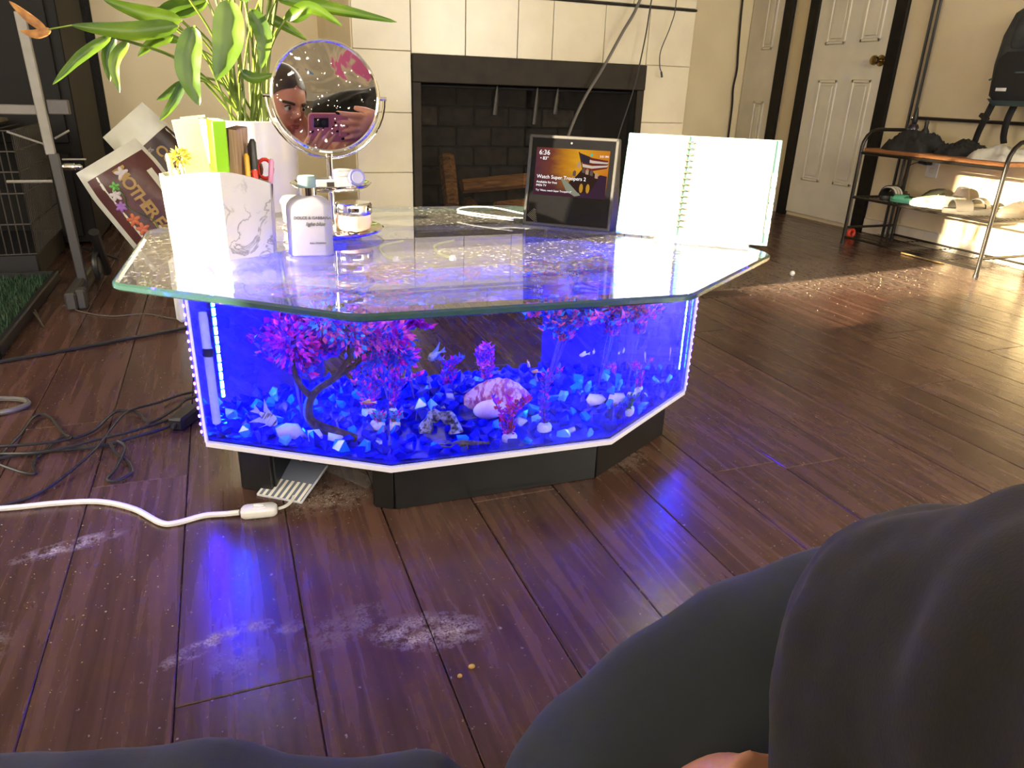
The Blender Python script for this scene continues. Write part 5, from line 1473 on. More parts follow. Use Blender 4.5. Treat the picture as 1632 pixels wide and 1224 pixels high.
MB().box((-1.005, 2.62, .0205), (.76, .86, .002)).build('turf_backing', mat('turf_back', srgb(18, 34, 22), .8), gp, local=False, smooth=False)
MB().tube([(-.602, 2.60, .02), (-.56, 2.46, .006), (-.555, 2.45, .006), (-.60, 2.57, .02)], .003, 5).build('wire_clip', MT['steel'], gp, local=False)
# white box behind the tank
MB().box((-.158, 2.42, .105), (.05, .05, .205), bev=.012).build('white_power_brick', MT['white'], None, label='white power brick on the floor behind the tank end', cat='power brick')
# ------------------------------------------------------------------ shoe rack and what lies on it
rk = thing('shoe_rack', 'black metal shoe rack with wooden top shelf against the wall', 'shoe rack', (3.31, 2.63, 0))
RF, RB, RL, RRr = 3.13, 3.485, 3.032, 2.232
tubem = mat('dark_tube', srgb(46, 42, 38), .3, metal=.5)
for y in (RL, RRr):
    pts = [(RF, y, 0), (RF, y, .25), (RF, y, .50)] + [(RF + .09 - .09 * math.cos(a), y, .50 + .088 * math.sin(a)) for a in (.3, .7, 1.1, 1.57)] + [(RB - .09, y, .588)] + [(RB - .09 + .09 * math.sin(a), y, .50 + .088 * math.cos(a)) for a in (.4, .8, 1.2, 1.57)] + [(RB, y, .25), (RB, y, 0)]
    MB().tube(pts, .0095, 10).build('end_frame', tubem, rk, local=False)
    for z in (.085, .245):
        MB().tube([(RF, y, z), (RB, y, z)], .007, 8).build('end_rail', tubem, rk, local=False)
    for x in (RF, RB): MB().lathe([(.0115, 0), (.0115, .014)], 12, Matrix.Translation((x, y, 0))).build('foot_cap', MT['blackp'], rk, local=False)
oak = wood_mat('shelf_oak', srgb(128, 80, 44), srgb(168, 112, 66), .5, 5, (10, 1, 10), .1, per_object=0)
MB().box(((RF + RB) / 2, (RL + RRr) / 2, .488), (RB - RF - .02, RL - RRr - .012, .018), bev=.002).build('top_board', oak, rk, local=False)
for x in (RF, RB):
    MB().tube([(x, RL, .472), (x, RRr, .472)], .0075, 8).build('top_rail', tubem, rk, local=False)
for z, n_ in ((.245, 13), (.035, 11)):
    for x in (RF, RB): MB().tube([(x, RL, z), (x, RRr, z)], .0055, 8).build('shelf_rail', tubem, rk, local=False)
    for k in range(n_):
        x = RF + (RB - RF) * (k + .5) / n_
        MB().tube([(x, RL, z + .004), (x, RRr, z + .004)], .0016, 5).build('shelf_wire', tubem, rk, local=False)
    for y in (2.43, 2.63, 2.83): MB().tube([(RF, y, z), (RB, y, z)], .0025, 5).build('cross_wire', tubem, rk, local=False)

def heap(name, label, cat, loc, sx, sy, sz, m_, seed, sharp=1.0, rotz=0):
    """a crumpled soft thing resting on a flat surface"""
    rr = random.Random(seed); NX, NY = 26, 20; vs = []; fs = []
    ph = [rr.uniform(0, 6) for _ in range(10)]
    for j in range(NY + 1):
        for i in range(NX + 1):
            u_, v = i / NX * 2 - 1, j / NY * 2 - 1
            d = math.sqrt(u_ * u_ + v * v) / max(1e-6, max(abs(u_), abs(v))) if (u_ or v) else 1
            x, y = u_ / d ** .6, v / d ** .6
            e = max(0, 1 - max(abs(u_), abs(v)) ** 3)
            f_ = .62 + .22 * math.sin(5 * x + ph[0]) * math.sin(4 * y + ph[1]) + .16 * math.sin(9 * x + 5 * y + ph[2]) + .12 * sharp * abs(math.sin(13 * y - 6 * x + ph[3])) + .08 * sharp * abs(math.sin(17 * x + 4 * y + ph[4]))
            wob = 1 + .06 * math.sin(6 * math.atan2(y, x) + ph[5])
            vs.append((x * sx * wob, y * sy * wob, max(.0008, sz * e ** .7 * f_)))
    for j in range(NY):
        for i in range(NX): fs.append((j * (NX + 1) + i, j * (NX + 1) + i + 1, (j + 1) * (NX + 1) + i + 1, (j + 1) * (NX + 1) + i))
    n0 = len(vs)
    ring_ = [i for i in range(NX)] + [j * (NX + 1) + NX for j in range(NY)] + [NY * (NX + 1) + NX - i for i in range(NX)] + [(NY - j) * (NX + 1) for j in range(NY)]
    for q in ring_: vs.append((vs[q][0], vs[q][1], 0))
    K = len(ring_)
    for k in range(K): fs.append((ring_[k], n0 + k, n0 + (k + 1) % K, ring_[(k + 1) % K]))
    fs.append(tuple(n0 + k for k in range(K)))
    o = MB().add(vs, fs); 
    M = Matrix.Translation(loc) @ Matrix.Rotation(rotz, 4, 'Z')
    for i in range(len(o.v)): o.v[i] = M @ o.v[i]
    return o.build(name, m_, None, label=label, cat=cat, angle=70)
SZ = .4975
blk = mat('black_cloth', (.016, .015, .015), .8, col2=(.009, .009, .009), scale=30)
heap('crumpled_garment', 'crumpled black garment lying on the wooden rack top', 'garment', (3.29, 2.85, SZ), .135, .15, .085, blk, 1, 2.2)
heap('folded_garment', 'flat black folded shirt beside the white plastic bag', 'garment', (3.31, 2.60, SZ), .12, .085, .060, blk, 5, 2.0)
heap('white_plastic_bag', 'crumpled white plastic bag on the rack top', 'plastic bag', (3.28, 2.385, SZ), .125, .115, .060, mat('white_film', srgb(214, 210, 196), .3, scale=8, bump=.2), 9, 1.6)
t = thing('spray_bottle', 'dark spray bottle with purple label behind the black garment', 'bottle', (3.425, 3.005, SZ))
MB().lathe([(.024, 0), (.027, .004), (.027, .105), (.022, .118), (.011, .126)], 20).build('bottle_body', mat('dark_bottle', (.03, .025, .035), .25), t)
MB().lathe([(.0274, .035), (.0274, .098)], 20, None, False, False).build('label', mat('purple_label', srgb(120, 80, 170), .4, col2=srgb(170, 160, 190), scale=25), t)
MB().lathe([(.012, .126), (.014, .130), (.012, .165), (.006, .198), (.004, .205)], 16).build('cap', MT['blackp'], t)
t = thing('dark_spray_can', 'short black bottle next to the spray bottle', 'bottle', (3.44, 2.94, SZ))
MB().lathe([(.018, 0), (.020, .004), (.020, .09), (.010, .105), (.009, .125)], 16).build('can_body', MT['blackp'], t)
MB().lathe([(.010, .125), (.011, .13), (.008, .145)], 12).build('cap', MT['greyp'], t)

# shoes on the lower shelf
def outline(L, W, n=24):
    out = []
    for k in range(n):
        a = 2 * math.pi * k / n
        x = math.cos(a); y = math.sin(a)
        w = W * (.40 + .10 * x - .06 * math.cos(2 * a))       # broad toe, slim waist
        out.append((x * L / 2, y * w * 1.08))
    return out
def slide(label, x, y, rz, sole, strap, stripes=None, L=.235, W=.085, rx=0., low=1.):
    t = thing('slide_sandal', label, 'sandal', (x, y, .2515), (rx, 0, rz), 'shoes on the rack')
    o = outline(L, W)
    loft(MB(), [([(a * .97, b_ * .95) for a, b_ in o], 0), (o, .004), (o, .020), ([(a * .98, b_ * .96) for a, b_ in o], .024)]).build('sole', sole, t)
    def band(u0, u1, off, nm, m_):
        vs = []; fs = []; N = 12
        for i in (0, 1):
            xx = (u0, u1)[i]
            for k in range(N + 1):
                a = math.pi * k / N
                for r_ in (0, .005):
                    vs.append((xx, -math.cos(a) * (W * .47 + off + r_), .016 + math.sin(a) * (.042 * low + off + r_)))
        K = 2 * (N + 1)
        for k in range(N):
            b0 = 2 * k
            fs += [(b0 + 1, b0 + 3, K + b0 + 3, K + b0 + 1), (b0 + 2, b0, K + b0, K + b0 + 2), (b0, b0 + 2, b0 + 3, b0 + 1), (K + b0 + 1, K + b0 + 3, K + b0 + 2, K + b0)]
        MB().add(vs, fs).build(nm, m_, t)
    band(L * .04, L * .34, 0, 'strap', strap)
    if stripes:
        for k in range(3): band(L * (.07 + .09 * k), L * (.115 + .09 * k), .0045, 'stripe', stripes)
    return t
def sneaker(label, x, y, rz, sole, upper, L=.245, W=.088, high=.075, rx=0., name='sneaker'):
    t = thing(name, label, 'shoe', (x, y, .2515), (rx, 0, rz), 'shoes on the rack')
    o = outline(L, W)
    loft(MB(), [([(a * .97, b_ * .95) for a, b_ in o], 0), (o, .004), (o, .018), ([(a * .98, b_ * .96) for a, b_ in o], .022)]).build('sole', sole, t)
    secs = []
    for z, s0, s1, wd in ((.020, -.49, .47, .96), (.032, -.49, .46, .98), (.045, -.485, .30, .90), (.058, -.475, .10, .76), (high, -.465, -.06, .60)):
        c = (s0 + s1) / 2 * L; h = (s1 - s0) / 2
        secs.append(([(c + a * 2 * h, b_ * wd) for a, b_ in o], z))
    loft(MB(), secs).build('upper', upper, t, angle=60)
    MB().lathe([(.016, 0), (.026, .003), (.026, .006), (.020, .007)], 16, Matrix.Translation((-.26 * L, 0, high - .003)) @ Matrix.Diagonal((1.5, .85, 1, 1))).build('collar', MT['greyp'], t)
    m = MB()
    for k in range(4):
        xx = L * (.02 + .055 * k); zz = .060 - .008 * k
        m.tube([(xx, -.018, zz - .004), (xx, 0, zz + .003), (xx, .018, zz - .004)], .002, 5)
    m.build('laces', MT['paper'] if 'white' in label else MT['greyp'], t)
    return t
BLK2 = mat('black_rubber', (.02, .019, .018), .5); whitestr = mat('white_stripe', srgb(215, 208, 196), .5)
mintm = mat('mint_foam', srgb(104, 190, 150), .5); olive = mat('olive_canvas', srgb(70, 74, 54), .8, bump=.3); creamk = mat('cream_knit', srgb(222, 208, 180), .8, col2=srgb(170, 156, 130), scale=70, bump=.5)
darkc = mat('charcoal_canvas', srgb(74, 64, 60), .8, bump=.3); greyr = mat('grey_rubber', srgb(92, 86, 76), .6)
PI = math.pi
slide('plain black slide at the door end of the shoe shelf', 3.36, 2.965, PI + .25, BLK2, BLK2)
slide('black slide with three white stripes on the shoe shelf', 3.275, 2.885, PI + .15, BLK2, BLK2, whitestr)
slide('mint green flat sandal on the shoe shelf', 3.225, 2.765, PI - 1.2, mintm, mintm, None, .17, .07, low=.4)
sneaker('olive canvas shoe behind the mint sandal', 3.39, 2.755, PI + .3, greyr, olive, high=.060)
sneaker('white knitted sneaker in the middle of the shelf', 3.235, 2.600, PI - 1.15, whitestr, creamk, L=.25, high=.060)
sneaker('charcoal ankle sneaker standing behind the white one', 3.40, 2.615, PI + .6, BLK2, darkc, high=.085)
slide('grey slide beside the white sneaker', 3.23, 2.415, PI - .5, greyr, greyr, None, .25, .095)
slide('dark grey slide leaning at the back of the shelf', 3.39, 2.49, PI + .4, greyr, BLK2, None, .23, .085)
sneaker('taupe shoe at the near end of the shoe shelf', 3.385, 2.312, PI + .1, greyr, mat('taupe_canvas', srgb(112, 98, 82), .8, bump=.3), high=.065)

# garment rack poles with a low bar
gr = thing('garment_rack', 'black metal garment rack frame standing behind the shoe rack', 'garment rack', (3.50, 2.6, 0))
for y in (3.085, 3.12):
    MB().tube([(3.507, y, 0), (3.507, y, 1.75)], .0075, 8).build('pole', MT['blackmetal'], gr, local=False)
MB().tube([(3.50, 3.085, .648), (3.50, 1.60, .648)], .0085, 8).build('low_bar', MT['blackmetal'], gr, local=False)
MB().tube([(3.507, 3.10, 1.745), (3.507, 1.60, 1.745)], .0095, 8).build('top_bar', MT['blackmetal'], gr, local=False)
MB().tube([(3.507, 1.60, 0), (3.507, 1.60, 1.75)], .0075, 8).build('pole', MT['blackmetal'], gr, local=False)
MB().ball((3.488, 3.075, .648), .014).build('joint_knob', MT['chrome'], gr, local=False)

# backpack hanging from the rack
bk = thing('backpack', 'dark grey backpack with teal trim hanging above the shoe rack', 'backpack', (3.40, 2.40, .72))
packm = mat('backpack_cloth', srgb(66, 70, 70), .7, col2=srgb(46, 50, 52), scale=20, bump=.3, bscale=300)
packd = mat('backpack_black', srgb(30, 30, 32), .7, bump=.3, bscale=300); packt = mat('backpack_teal', srgb(78, 98, 104), .6)
def yz(hy, hx, r_): return rrect(hx, hy, r_)
MP = Matrix.Translation((3.40, 2.39, .735))
def packloft(secs, nm, m_):
    q = loft(MB(), secs)
    for i in range(len(q.v)): q.v[i] = MP @ q.v[i]
    q.build(nm, m_, bk, local=False, angle=55)
packloft([(rrect(.055, .16, .04), 0), (rrect(.075, .185, .05), .03), (rrect(.080, .195, .055), .16), (rrect(.075, .190, .055), .28), (rrect(.060, .165, .045), .37), (rrect(.030, .10, .028), .42)], 'main_body', packm)
MP = Matrix.Translation((3.325, 2.39, .745))
packloft([(rrect(.020, .13, .018), 0), (rrect(.034, .15, .03), .03), (rrect(.034, .15, .03), .17), (rrect(.018, .12, .016), .20)], 'front_pocket', packd)
MP = Matrix.Translation((3.335, 2.39, .960))
packloft([(rrect(.018, .11, .016), 0), (rrect(.026, .12, .024), .02), (rrect(.024, .115, .022), .11), (rrect(.010, .09, .009), .14)], 'top_pocket', packm)
MP = Matrix.Translation((3.40, 2.39, .722))
packloft([(rrect(.060, .165, .045), 0), (rrect(.079, .19, .055), .030)], 'bottom_trim', packt)
MB().tube(spline([(3.31, 2.555, .83), (3.305, 2.48, .855), (3.29, 2.39, .86), (3.305, 2.28, .855)], 5), .004, 6).build('zip_cord', packt, bk, local=False)
MB().box((3.288, 2.47, .79), (.003, .05, .014), bev=.001).build('badge', MT['white'], bk, local=False)
for (y0, y1, z1) in ((2.57, 2.64, .53), (2.46, 2.49, .56), (2.30, 2.27, .57)):
    MB().tube(spline([(3.42, y0, .80), (3.40, y0 + .02, .68), (3.42, (y0 + y1) / 2 + .02, .60), (3.43, y1, z1)], 5), .018, 8, flat=.22).build('strap', packd, bk, local=False)
MB().box((3.40, 2.60, .67), (.02, .05, .02), (.5, 0, 0), bev=.003).build('buckle', MT['blackp'], bk, local=False)
MB().tube(spline([(3.44, 2.44, 1.14), (3.47, 2.40, 1.30), (3.507, 2.39, 1.60), (3.507, 2.39, 1.757), (3.49, 2.37, 1.60), (3.45, 2.35, 1.14)], 5), .008, 6).build('haul_loop', packd, bk, local=False)

# outlet with a charger under the rack top
t = thing('wall_outlet', 'white outlet plate low on the wall under the rack top', 'outlet', (RX, 2.915, .36))
MB().box((RX - .003, 2.915, .415), (.006, .075, .118), bev=.003).build('plate', MT['white'], t, local=False)
for z in (.393, .437): MB().box((RX - .007, 2.915, z), (.003, .030, .026), bev=.002).build('socket', MT['base'], t, local=False)
t = thing('charger_plug', 'black charger plugged into the outlet with thin cord hanging down', 'charger', (RX - .01, 2.93, .40))
MB().box((RX - .030, 2.93, .432), (.040, .030, .026), bev=.004).build('plug_body', MT['blackp'], t, local=False)
MB().box((RX - .052, 2.95, .432), (.018, .03, .018), bev=.003).build('cable_head', MT['blackp'], t, local=False)
MB().tube(spline([(RX - .055, 2.965, .430), (RX - .05, 3.02, .405), (RX - .035, 3.055, .33), (RX - .03, 3.06, .28), (RX - .028, 3.032, .184), (RX - .028, 3.054, .10), (RX - .028, 3.045, .015), (RX - .05, 2.98, .004)], 6), .0022, 6).build('cord', MT['blackp'], t, local=False)
# red toy and small things by the rack
t = thing('dog_toy', 'hollow red rubber dog toy on the floor behind the rack leg', 'dog toy', (3.28, 3.13, 0))
pts = [(.020 * math.cos(a), 0, .030 + .020 * math.sin(a)) for a in [2 * PI * k / 20 for k in range(20)]]
MB().tube(pts, .0098, 10, closed=True).build('ring_body', mat('red_rubber', srgb(205, 60, 40), .4), t)
MB().ball((.0, .022, .020), .02, .016, .02).build('bulb_end', mat('red_rubber_end', srgb(190, 52, 36), .4), t)
MB().box((3.232, 2.605, .007), (.030, .235, .012), (0, 0, .02), bev=.002).build('wood_stick', mat('pale_pine', srgb(210, 180, 120), .6, stretch=(1, .1, 1), scale=40), None, label='pale wooden stick lying on the floor under the rack', cat='stick')
MB().ball((2.287, 2.458, .012), .012, .010, .012).build('white_pebble', MT['white'], None, label='small white ball lying in the sun patch', cat='ball')
MB().box((1.775, 2.275, .002), (.19, .07, .004), (0, 0, -.05), bev=.001).build('floor_vent_plate', mat('vent_plate', srgb(60, 42, 34), .5), None, label='loose dark board scrap on the floor beyond the table', cat='board')

# ------------------------------------------------------------------ cables
def cable(name, label, pts, r_, m_, cat='cable', n_=7, group=None, flatten=1.0):
    return MB().tube(spline(pts, n_), r_, 7, flat=flatten).build(name, m_, None, label=label, cat=cat, group=group)
cblk = mat('black_cable', (.016, .015, .016), .45); cgrey = mat('grey_cable', srgb(96, 92, 86), .45)
cable('hanging_cable', 'thick black cable hanging in front of the fireplace behind the display', [(2.05, 3.40, 1.46), (1.955, 3.42, 1.134), (1.869, 3.42, .98), (1.781, 3.42, .824), (1.69, 3.42, .68), (1.616, 3.41, .519), (1.56, 3.38, .36), (1.48, 3.3, .15), (1.40, 3.2, .012), (1.2, 3.1, .008)], .0075, cgrey)
cable('hanging_cable', 'thin black cable hanging beside the thick one at the fireplace', [(2.05, 3.41, 1.45), (2.024, 3.43, 1.139), (2.009, 3.43, .974), (1.971, 3.43, .745), (1.908, 3.43, .522), (1.86, 3.42, .30), (1.84, 3.40, .10), (1.80, 3.3, .006), (1.7, 3.2, .005)], .0035, cblk)
t = thing('charging_cable', 'short thin cable with a metal plug dangling over the cream tiles', 'cable', (2.14, 3.46, .80))
MB().tube(spline([(2.14, 3.44, 1.45), (2.182, 3.46, 1.149), (2.165, 3.46, 1.038), (2.123, 3.46, .924), (2.125, 3.46, .856), (2.138, 3.46, .825)], 6), .0024, 6).build('cord', cblk, t, local=False)
MB().tube([(2.138, 3.46, .826), (2.146, 3.46, .800)], .0055, 8).build('plug', MT['greyp'], t, local=False)
cable('wall_cable', 'wavy black cord running down the wall corner beside the far door', [(3.40, 4.575, 2.2), (3.408, 4.58, 1.6), (3.408, 4.58, 1.327), (3.425, 4.58, 1.059), (3.440, 4.58, .902), (3.430, 4.58, .78), (3.442, 4.58, .657), (3.446, 4.58, .423), (3.45, 4.58, .2), (3.45, 4.58, .09)], .0075, cblk)
G = 'black cords tangled on the floor'
cable('power_cable', 'black cord zigzagging over the other cords on the floor', [(-.60, 1.60, .005), (-.50, 1.52, .005), (-.464, 1.629, .006), (-.45, 1.737, .008), (-.42, 1.735, .006), (-.364, 1.613, .006), (-.32, 1.63, .006), (-.285, 1.712, .010), (-.24, 1.70, .008), (-.208, 1.635, .008), (-.16, 1.69, .010), (-.11, 1.755, .008), (.10, 1.70, .006)], .0034, cblk, group=G)
cable('power_cable', 'black cord bundle leading from the adapter across the floor', [(-.62, 1.42, .006), (-.52, 1.50, .006), (-.474, 1.545, .006), (-.411, 1.556, .005), (-.297, 1.547, .006), (-.24, 1.565, .008), (-.181, 1.588, .010), (-.155, 1.605, .014)], .0038, cblk, group=G)
cable('power_cable', 'second black cord lying along the cord bundle', [(-.62, 1.55, .005), (-.50, 1.57, .005), (-.40, 1.535, .013), (-.30, 1.565, .014), (-.22, 1.59, .016), (-.15, 1.65, .010), (-.11, 1.70, .008), (.08, 1.66, .006)], .0034, cblk, group=G)
cable('power_cable', 'long black cord sweeping from the frame edge up to the tank', [(-.60, 1.32, .004), (-.52, 1.33, .004), (-.432, 1.349, .004), (-.371, 1.386, .004), (-.304, 1.506, .014), (-.263, 1.68, .016), (-.20, 1.74, .010), (-.121, 1.795, .006), (.05, 1.80, .005)], .0030, cblk, group=G)
cable('power_cable', 'small black cord loop in front of the bundle', [(-.26, 1.53, .020), (-.245, 1.50, .016), (-.257, 1.43, .006), (-.268, 1.395, .005), (-.252, 1.383, .005), (-.228, 1.405, .005), (-.235, 1.45, .006), (-.262, 1.50, .008), (-.275, 1.53, .018)], .0032, cblk, group=G)
cable('power_cable', 'black cord end bent back near the frame edge', [(-.60, 1.70, .004), (-.52, 1.60, .014), (-.43, 1.57, .018), (-.36, 1.585, .012), (-.375, 1.62, .005), (-.41, 1.52, .004), (-.40, 1.46, .004), (-.46, 1.50, .012), (-.56, 1.62, .012)], .0030, cblk, group=G)
cable('grey_cable_loop', 'thick grey cable loop at the edge of the picture', [(-.75, 1.90, .007), (-.62, 1.885, .007), (-.545, 1.875, .007), (-.495, 1.855, .007), (-.478, 1.825, .007), (-.495, 1.80, .007), (-.53, 1.786, .007), (-.62, 1.78, .007), (-.75, 1.77, .007)], .0065, cgrey)
cable('floor_cable', 'straight black cable running across the boards to the tank', [(-.80, 2.075, .006), (-.604, 2.152, .006), (-.40, 2.23, .006), (-.149, 2.335, .006), (.1, 2.42, .006)], .0055, cblk)
cable('thin_wire', 'thin pale wire on the floor beside the frame foot', [(-.541, 2.70, .003), (-.47, 2.60, .003), (-.38, 2.53, .003), (-.28, 2.53, .003), (-.19, 2.45, .003), (-.10, 2.42, .003)], .0018, cgrey)
cable('thin_white_cable', 'thin white cable arching on the glass behind the smart display', [(.70, 1.56, .4425), (.655, 1.63, .446), (.60, 1.68, .4525), (.55, 1.715, .449), (.525, 1.71, .4425), (.56, 1.65, .4425), (.62, 1.58, .4425)], .0017, MT['white'])
ad = thing('power_adapter', 'black power adapter lying on the floor by the tank end', 'adapter', (-.135, 1.625, 0), (0, 0, math.radians(62)))
MB().box((0, 0, .016), (.085, .036, .030), bev=.005).build('adapter_body', MT['blackp'], ad)
MB().tube([(.042, 0, .016), (.062, 0, .014)], [.006, .004], 8).build('strain_relief', cblk, ad)
MB().tube([(-.042, 0, .016), (-.058, 0, .012)], [.006, .004], 8).build('strain_relief', cblk, ad)
# white cord with an inline switch
wcm = mat('white_cord', (.80, .79, .76), .35)
cable('white_cable', 'flat white cord running over the floor to the inline switch', [(-.62, 1.375, .005), (-.43, 1.338, .005), (-.34, 1.328, .005), (-.269, 1.310, .005), (-.21, 1.265, .005), (-.165, 1.205, .005), (-.140, 1.195, .005), (-.095, 1.205, .005), (-.06, 1.198, .006), (-.036, 1.192, .008)], .0052, wcm)
cable('white_cable', 'thin white cord leaving the inline switch under the tank', [(.030, 1.184, .008), (.046, 1.195, .006), (.060, 1.225, .004), (.075, 1.30, .003), (.09, 1.38, .003)], .0030, wcm)
sw_ = thing('inline_switch', 'white inline rocker switch on the floor before the tank', 'switch', (-.003, 1.187, 0), (0, 0, math.radians(-7)))
loft(MB(), [(rrect(.028, .012, .008), 0), (rrect(.031, .0145, .010), .003), (rrect(.031, .0145, .010), .013), (rrect(.028, .012, .009), .017)]).build('switch_body', wcm, sw_, angle=60)
loft(MB(), [(rrect(.013, .0065, .006), .017), (rrect(.0125, .006, .0055), .0185)]).build('bezel', wcm, sw_)
MB().box((0, 0, .0195), (.018, .007, .005), (0, .16, 0), bev=.0015).build('rocker', MT['white'], sw_)
# acrylic sheets under the tank edge
stripe, _nt, _b, _o = _new('reflected_stripe_acrylic')  # pale stripes and bluish ground painted as reflections in the sheet
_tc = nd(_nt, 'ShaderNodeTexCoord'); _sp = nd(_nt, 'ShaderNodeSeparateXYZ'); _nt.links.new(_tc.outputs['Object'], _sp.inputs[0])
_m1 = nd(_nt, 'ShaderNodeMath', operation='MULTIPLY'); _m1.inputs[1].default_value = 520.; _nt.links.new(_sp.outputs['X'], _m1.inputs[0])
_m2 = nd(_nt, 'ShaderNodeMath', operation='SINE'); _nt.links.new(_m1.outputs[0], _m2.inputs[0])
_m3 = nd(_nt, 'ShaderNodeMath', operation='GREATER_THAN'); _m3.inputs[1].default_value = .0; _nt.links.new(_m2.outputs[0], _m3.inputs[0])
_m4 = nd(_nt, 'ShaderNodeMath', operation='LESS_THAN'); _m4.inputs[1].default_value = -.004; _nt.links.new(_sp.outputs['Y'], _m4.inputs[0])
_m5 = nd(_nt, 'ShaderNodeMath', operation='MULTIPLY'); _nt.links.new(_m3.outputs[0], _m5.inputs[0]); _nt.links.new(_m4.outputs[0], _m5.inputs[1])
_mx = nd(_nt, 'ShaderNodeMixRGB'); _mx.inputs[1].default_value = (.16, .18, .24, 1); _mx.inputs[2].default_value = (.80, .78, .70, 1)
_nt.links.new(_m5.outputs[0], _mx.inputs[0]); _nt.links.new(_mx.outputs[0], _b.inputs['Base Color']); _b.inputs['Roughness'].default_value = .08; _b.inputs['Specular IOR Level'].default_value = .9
ac = thing('acrylic_sheet', 'square acrylic sheet with pale reflected stripes leaning under the tank', 'acrylic sheet', (.064, 1.270, .014), (math.radians(13), 0, math.radians(-36)))
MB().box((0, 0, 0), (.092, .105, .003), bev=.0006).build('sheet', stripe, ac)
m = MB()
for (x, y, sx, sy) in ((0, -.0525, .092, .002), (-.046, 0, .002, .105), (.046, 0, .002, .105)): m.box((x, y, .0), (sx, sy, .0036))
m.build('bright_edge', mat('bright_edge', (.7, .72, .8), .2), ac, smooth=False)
MB().box((.155, 1.262, .022), (.14, .024, .003), (.5, .12, math.radians(-48)), bev=.0006).build('acrylic_strip', clear, None, label='clear acrylic strip lying beside the striped sheet', cat='acrylic strip')
MB().box((.175, 1.335, .045), (.13, .003, .085), (-.2, 0, math.radians(-30)), bev=.0006).build('white_sheet', MT['white'], None, label='white plastic sheet standing under the tank', cat='sheet')

# crumbs and grit scattered on the boards
rr = random.Random(8); m = MB()
def crumb(x, y, s):
    a = rr.uniform(0, 6.28); c, q = math.cos(a), math.sin(a)
    m.add([(x + s * c, y + s * q, .0004), (x - s * .6 * q, y + s * .6 * c, .0004), (x - s * .9 * c, y - s * .9 * q, .0004), (x + s * .5 * q, y - s * .5 * c, .0004), (x, y, .0004 + s * .7)], [(0, 1, 4), (1, 2, 4), (2, 3, 4), (3, 0, 4)])
for k in range(520): crumb(rr.uniform(-.6, 1.2), rr.uniform(.55, 2.4), rr.uniform(.0006, .0016))
for k in range(420): crumb(rr.gauss(2.4, .45), rr.gauss(2.45, .25), rr.uniform(.0008, .0032))
for k in range(160): crumb(rr.gauss(.12, .05), rr.gauss(1.22, .03), rr.uniform(.0005, .0014))
for k in range(120): crumb(rr.gauss(-.3, .12), rr.gauss(1.1, .12), rr.uniform(.0006, .002))
m.build('grit', mat('grit', srgb(190, 172, 140), .9), None, smooth=False, label='pale crumbs and grit scattered over the boards', cat='crumbs', kind='stuff')
for k, (x, y, lab) in enumerate(((.241, .712, 'larger yellow crumb on the boards before the tank'), (.221, .701, 'small yellow crumb beside the larger one'))):
    MB().ball((x, y, .003), .005 - .0015 * k, .004 - .001 * k, .003, 8, 5).build('food_crumb', mat('crumb_yellow', srgb(205, 170, 96), .8), None, label=lab, cat='crumb')
# ------------------------------------------------------------------ the person holding the phone, sitting on the floor
CR, CU, CF = Vector((.933, -.358, .033)), Vector((.107, .364, .925)), Vector((.343, .860, -.378))
EYE = Vector((0, 0, .72))
def cv(r_, u_, f_): return EYE + CR * r_ + CU * u_ + CF * f_
skinm = mat('skin', srgb(206, 150, 124), .5, col2=srgb(196, 136, 112), scale=14, sss=.15)
navy = mat('navy_sweatpants', srgb(38, 44, 53), .95, col2=srgb(30, 35, 43), scale=9, bump=.05, bscale=500, sheen=.06)
hood = mat('black_hoodie', srgb(24, 20, 16), .95, col2=srgb(18, 16, 13), scale=6, bump=.05, bscale=500, sheen=.04)

def skin_mesh(name, verts, edges, radii, root=0, levels=2):
    me = bpy.data.meshes.new(name); me.from_pydata([tuple(v) for v in verts], edges, [])
    o = bpy.data.objects.new(name, me); COL.objects.link(o)
    sk = o.modifiers.new('skin', 'SKIN'); sk.use_smooth_shade = True
    ss = o.modifiers.new('sub', 'SUBSURF'); ss.levels = levels; ss.render_levels = levels
    for i, r_ in enumerate(radii):
        d_ = me.skin_vertices[0].data[i]; d_.radius = (r_, r_) if not isinstance(r_, tuple) else r_; d_.use_root = (i == root)
    dg = bpy.context.evaluated_depsgraph_get()
    out = bpy.data.meshes.new_from_object(o.evaluated_get(dg))
    bpy.data.objects.remove(o); bpy.data.meshes.remove(me)
    return out
def remesh(me, vox):
    o = bpy.data.objects.new('tmp', me); COL.objects.link(o)
    m_ = o.modifiers.new('r', 'REMESH'); m_.mode = 'VOXEL'; m_.voxel_size = vox; m_.use_smooth_shade = True
    s_ = o.modifiers.new('s', 'SMOOTH'); s_.factor = .5; s_.iterations = 3
    dg = bpy.context.evaluated_depsgraph_get()
    out = bpy.data.meshes.new_from_object(o.evaluated_get(dg))
    bpy.data.objects.remove(o)
    # keep the outer skin only, drop sealed pockets inside
    bm = bmesh.new(); bm.from_mesh(out); bm.verts.ensure_lookup_table()
    seen = [-1] * len(bm.verts); sizes = []
    for v in bm.verts:
        if seen[v.index] >= 0: continue
        k = len(sizes); st = [v]; seen[v.index] = k; n_ = 0
        while st:
            w_ = st.pop(); n_ += 1
            for e in w_.link_edges:
                q = e.other_vert(w_)
                if seen[q.index] < 0: seen[q.index] = k; st.append(q)
        sizes.append(n_)
    keep = sizes.index(max(sizes))
    bmesh.ops.delete(bm, geom=[v for v in bm.verts if seen[v.index] != keep], context='VERTS')
    bm.to_mesh(out); bm.free()
    return out
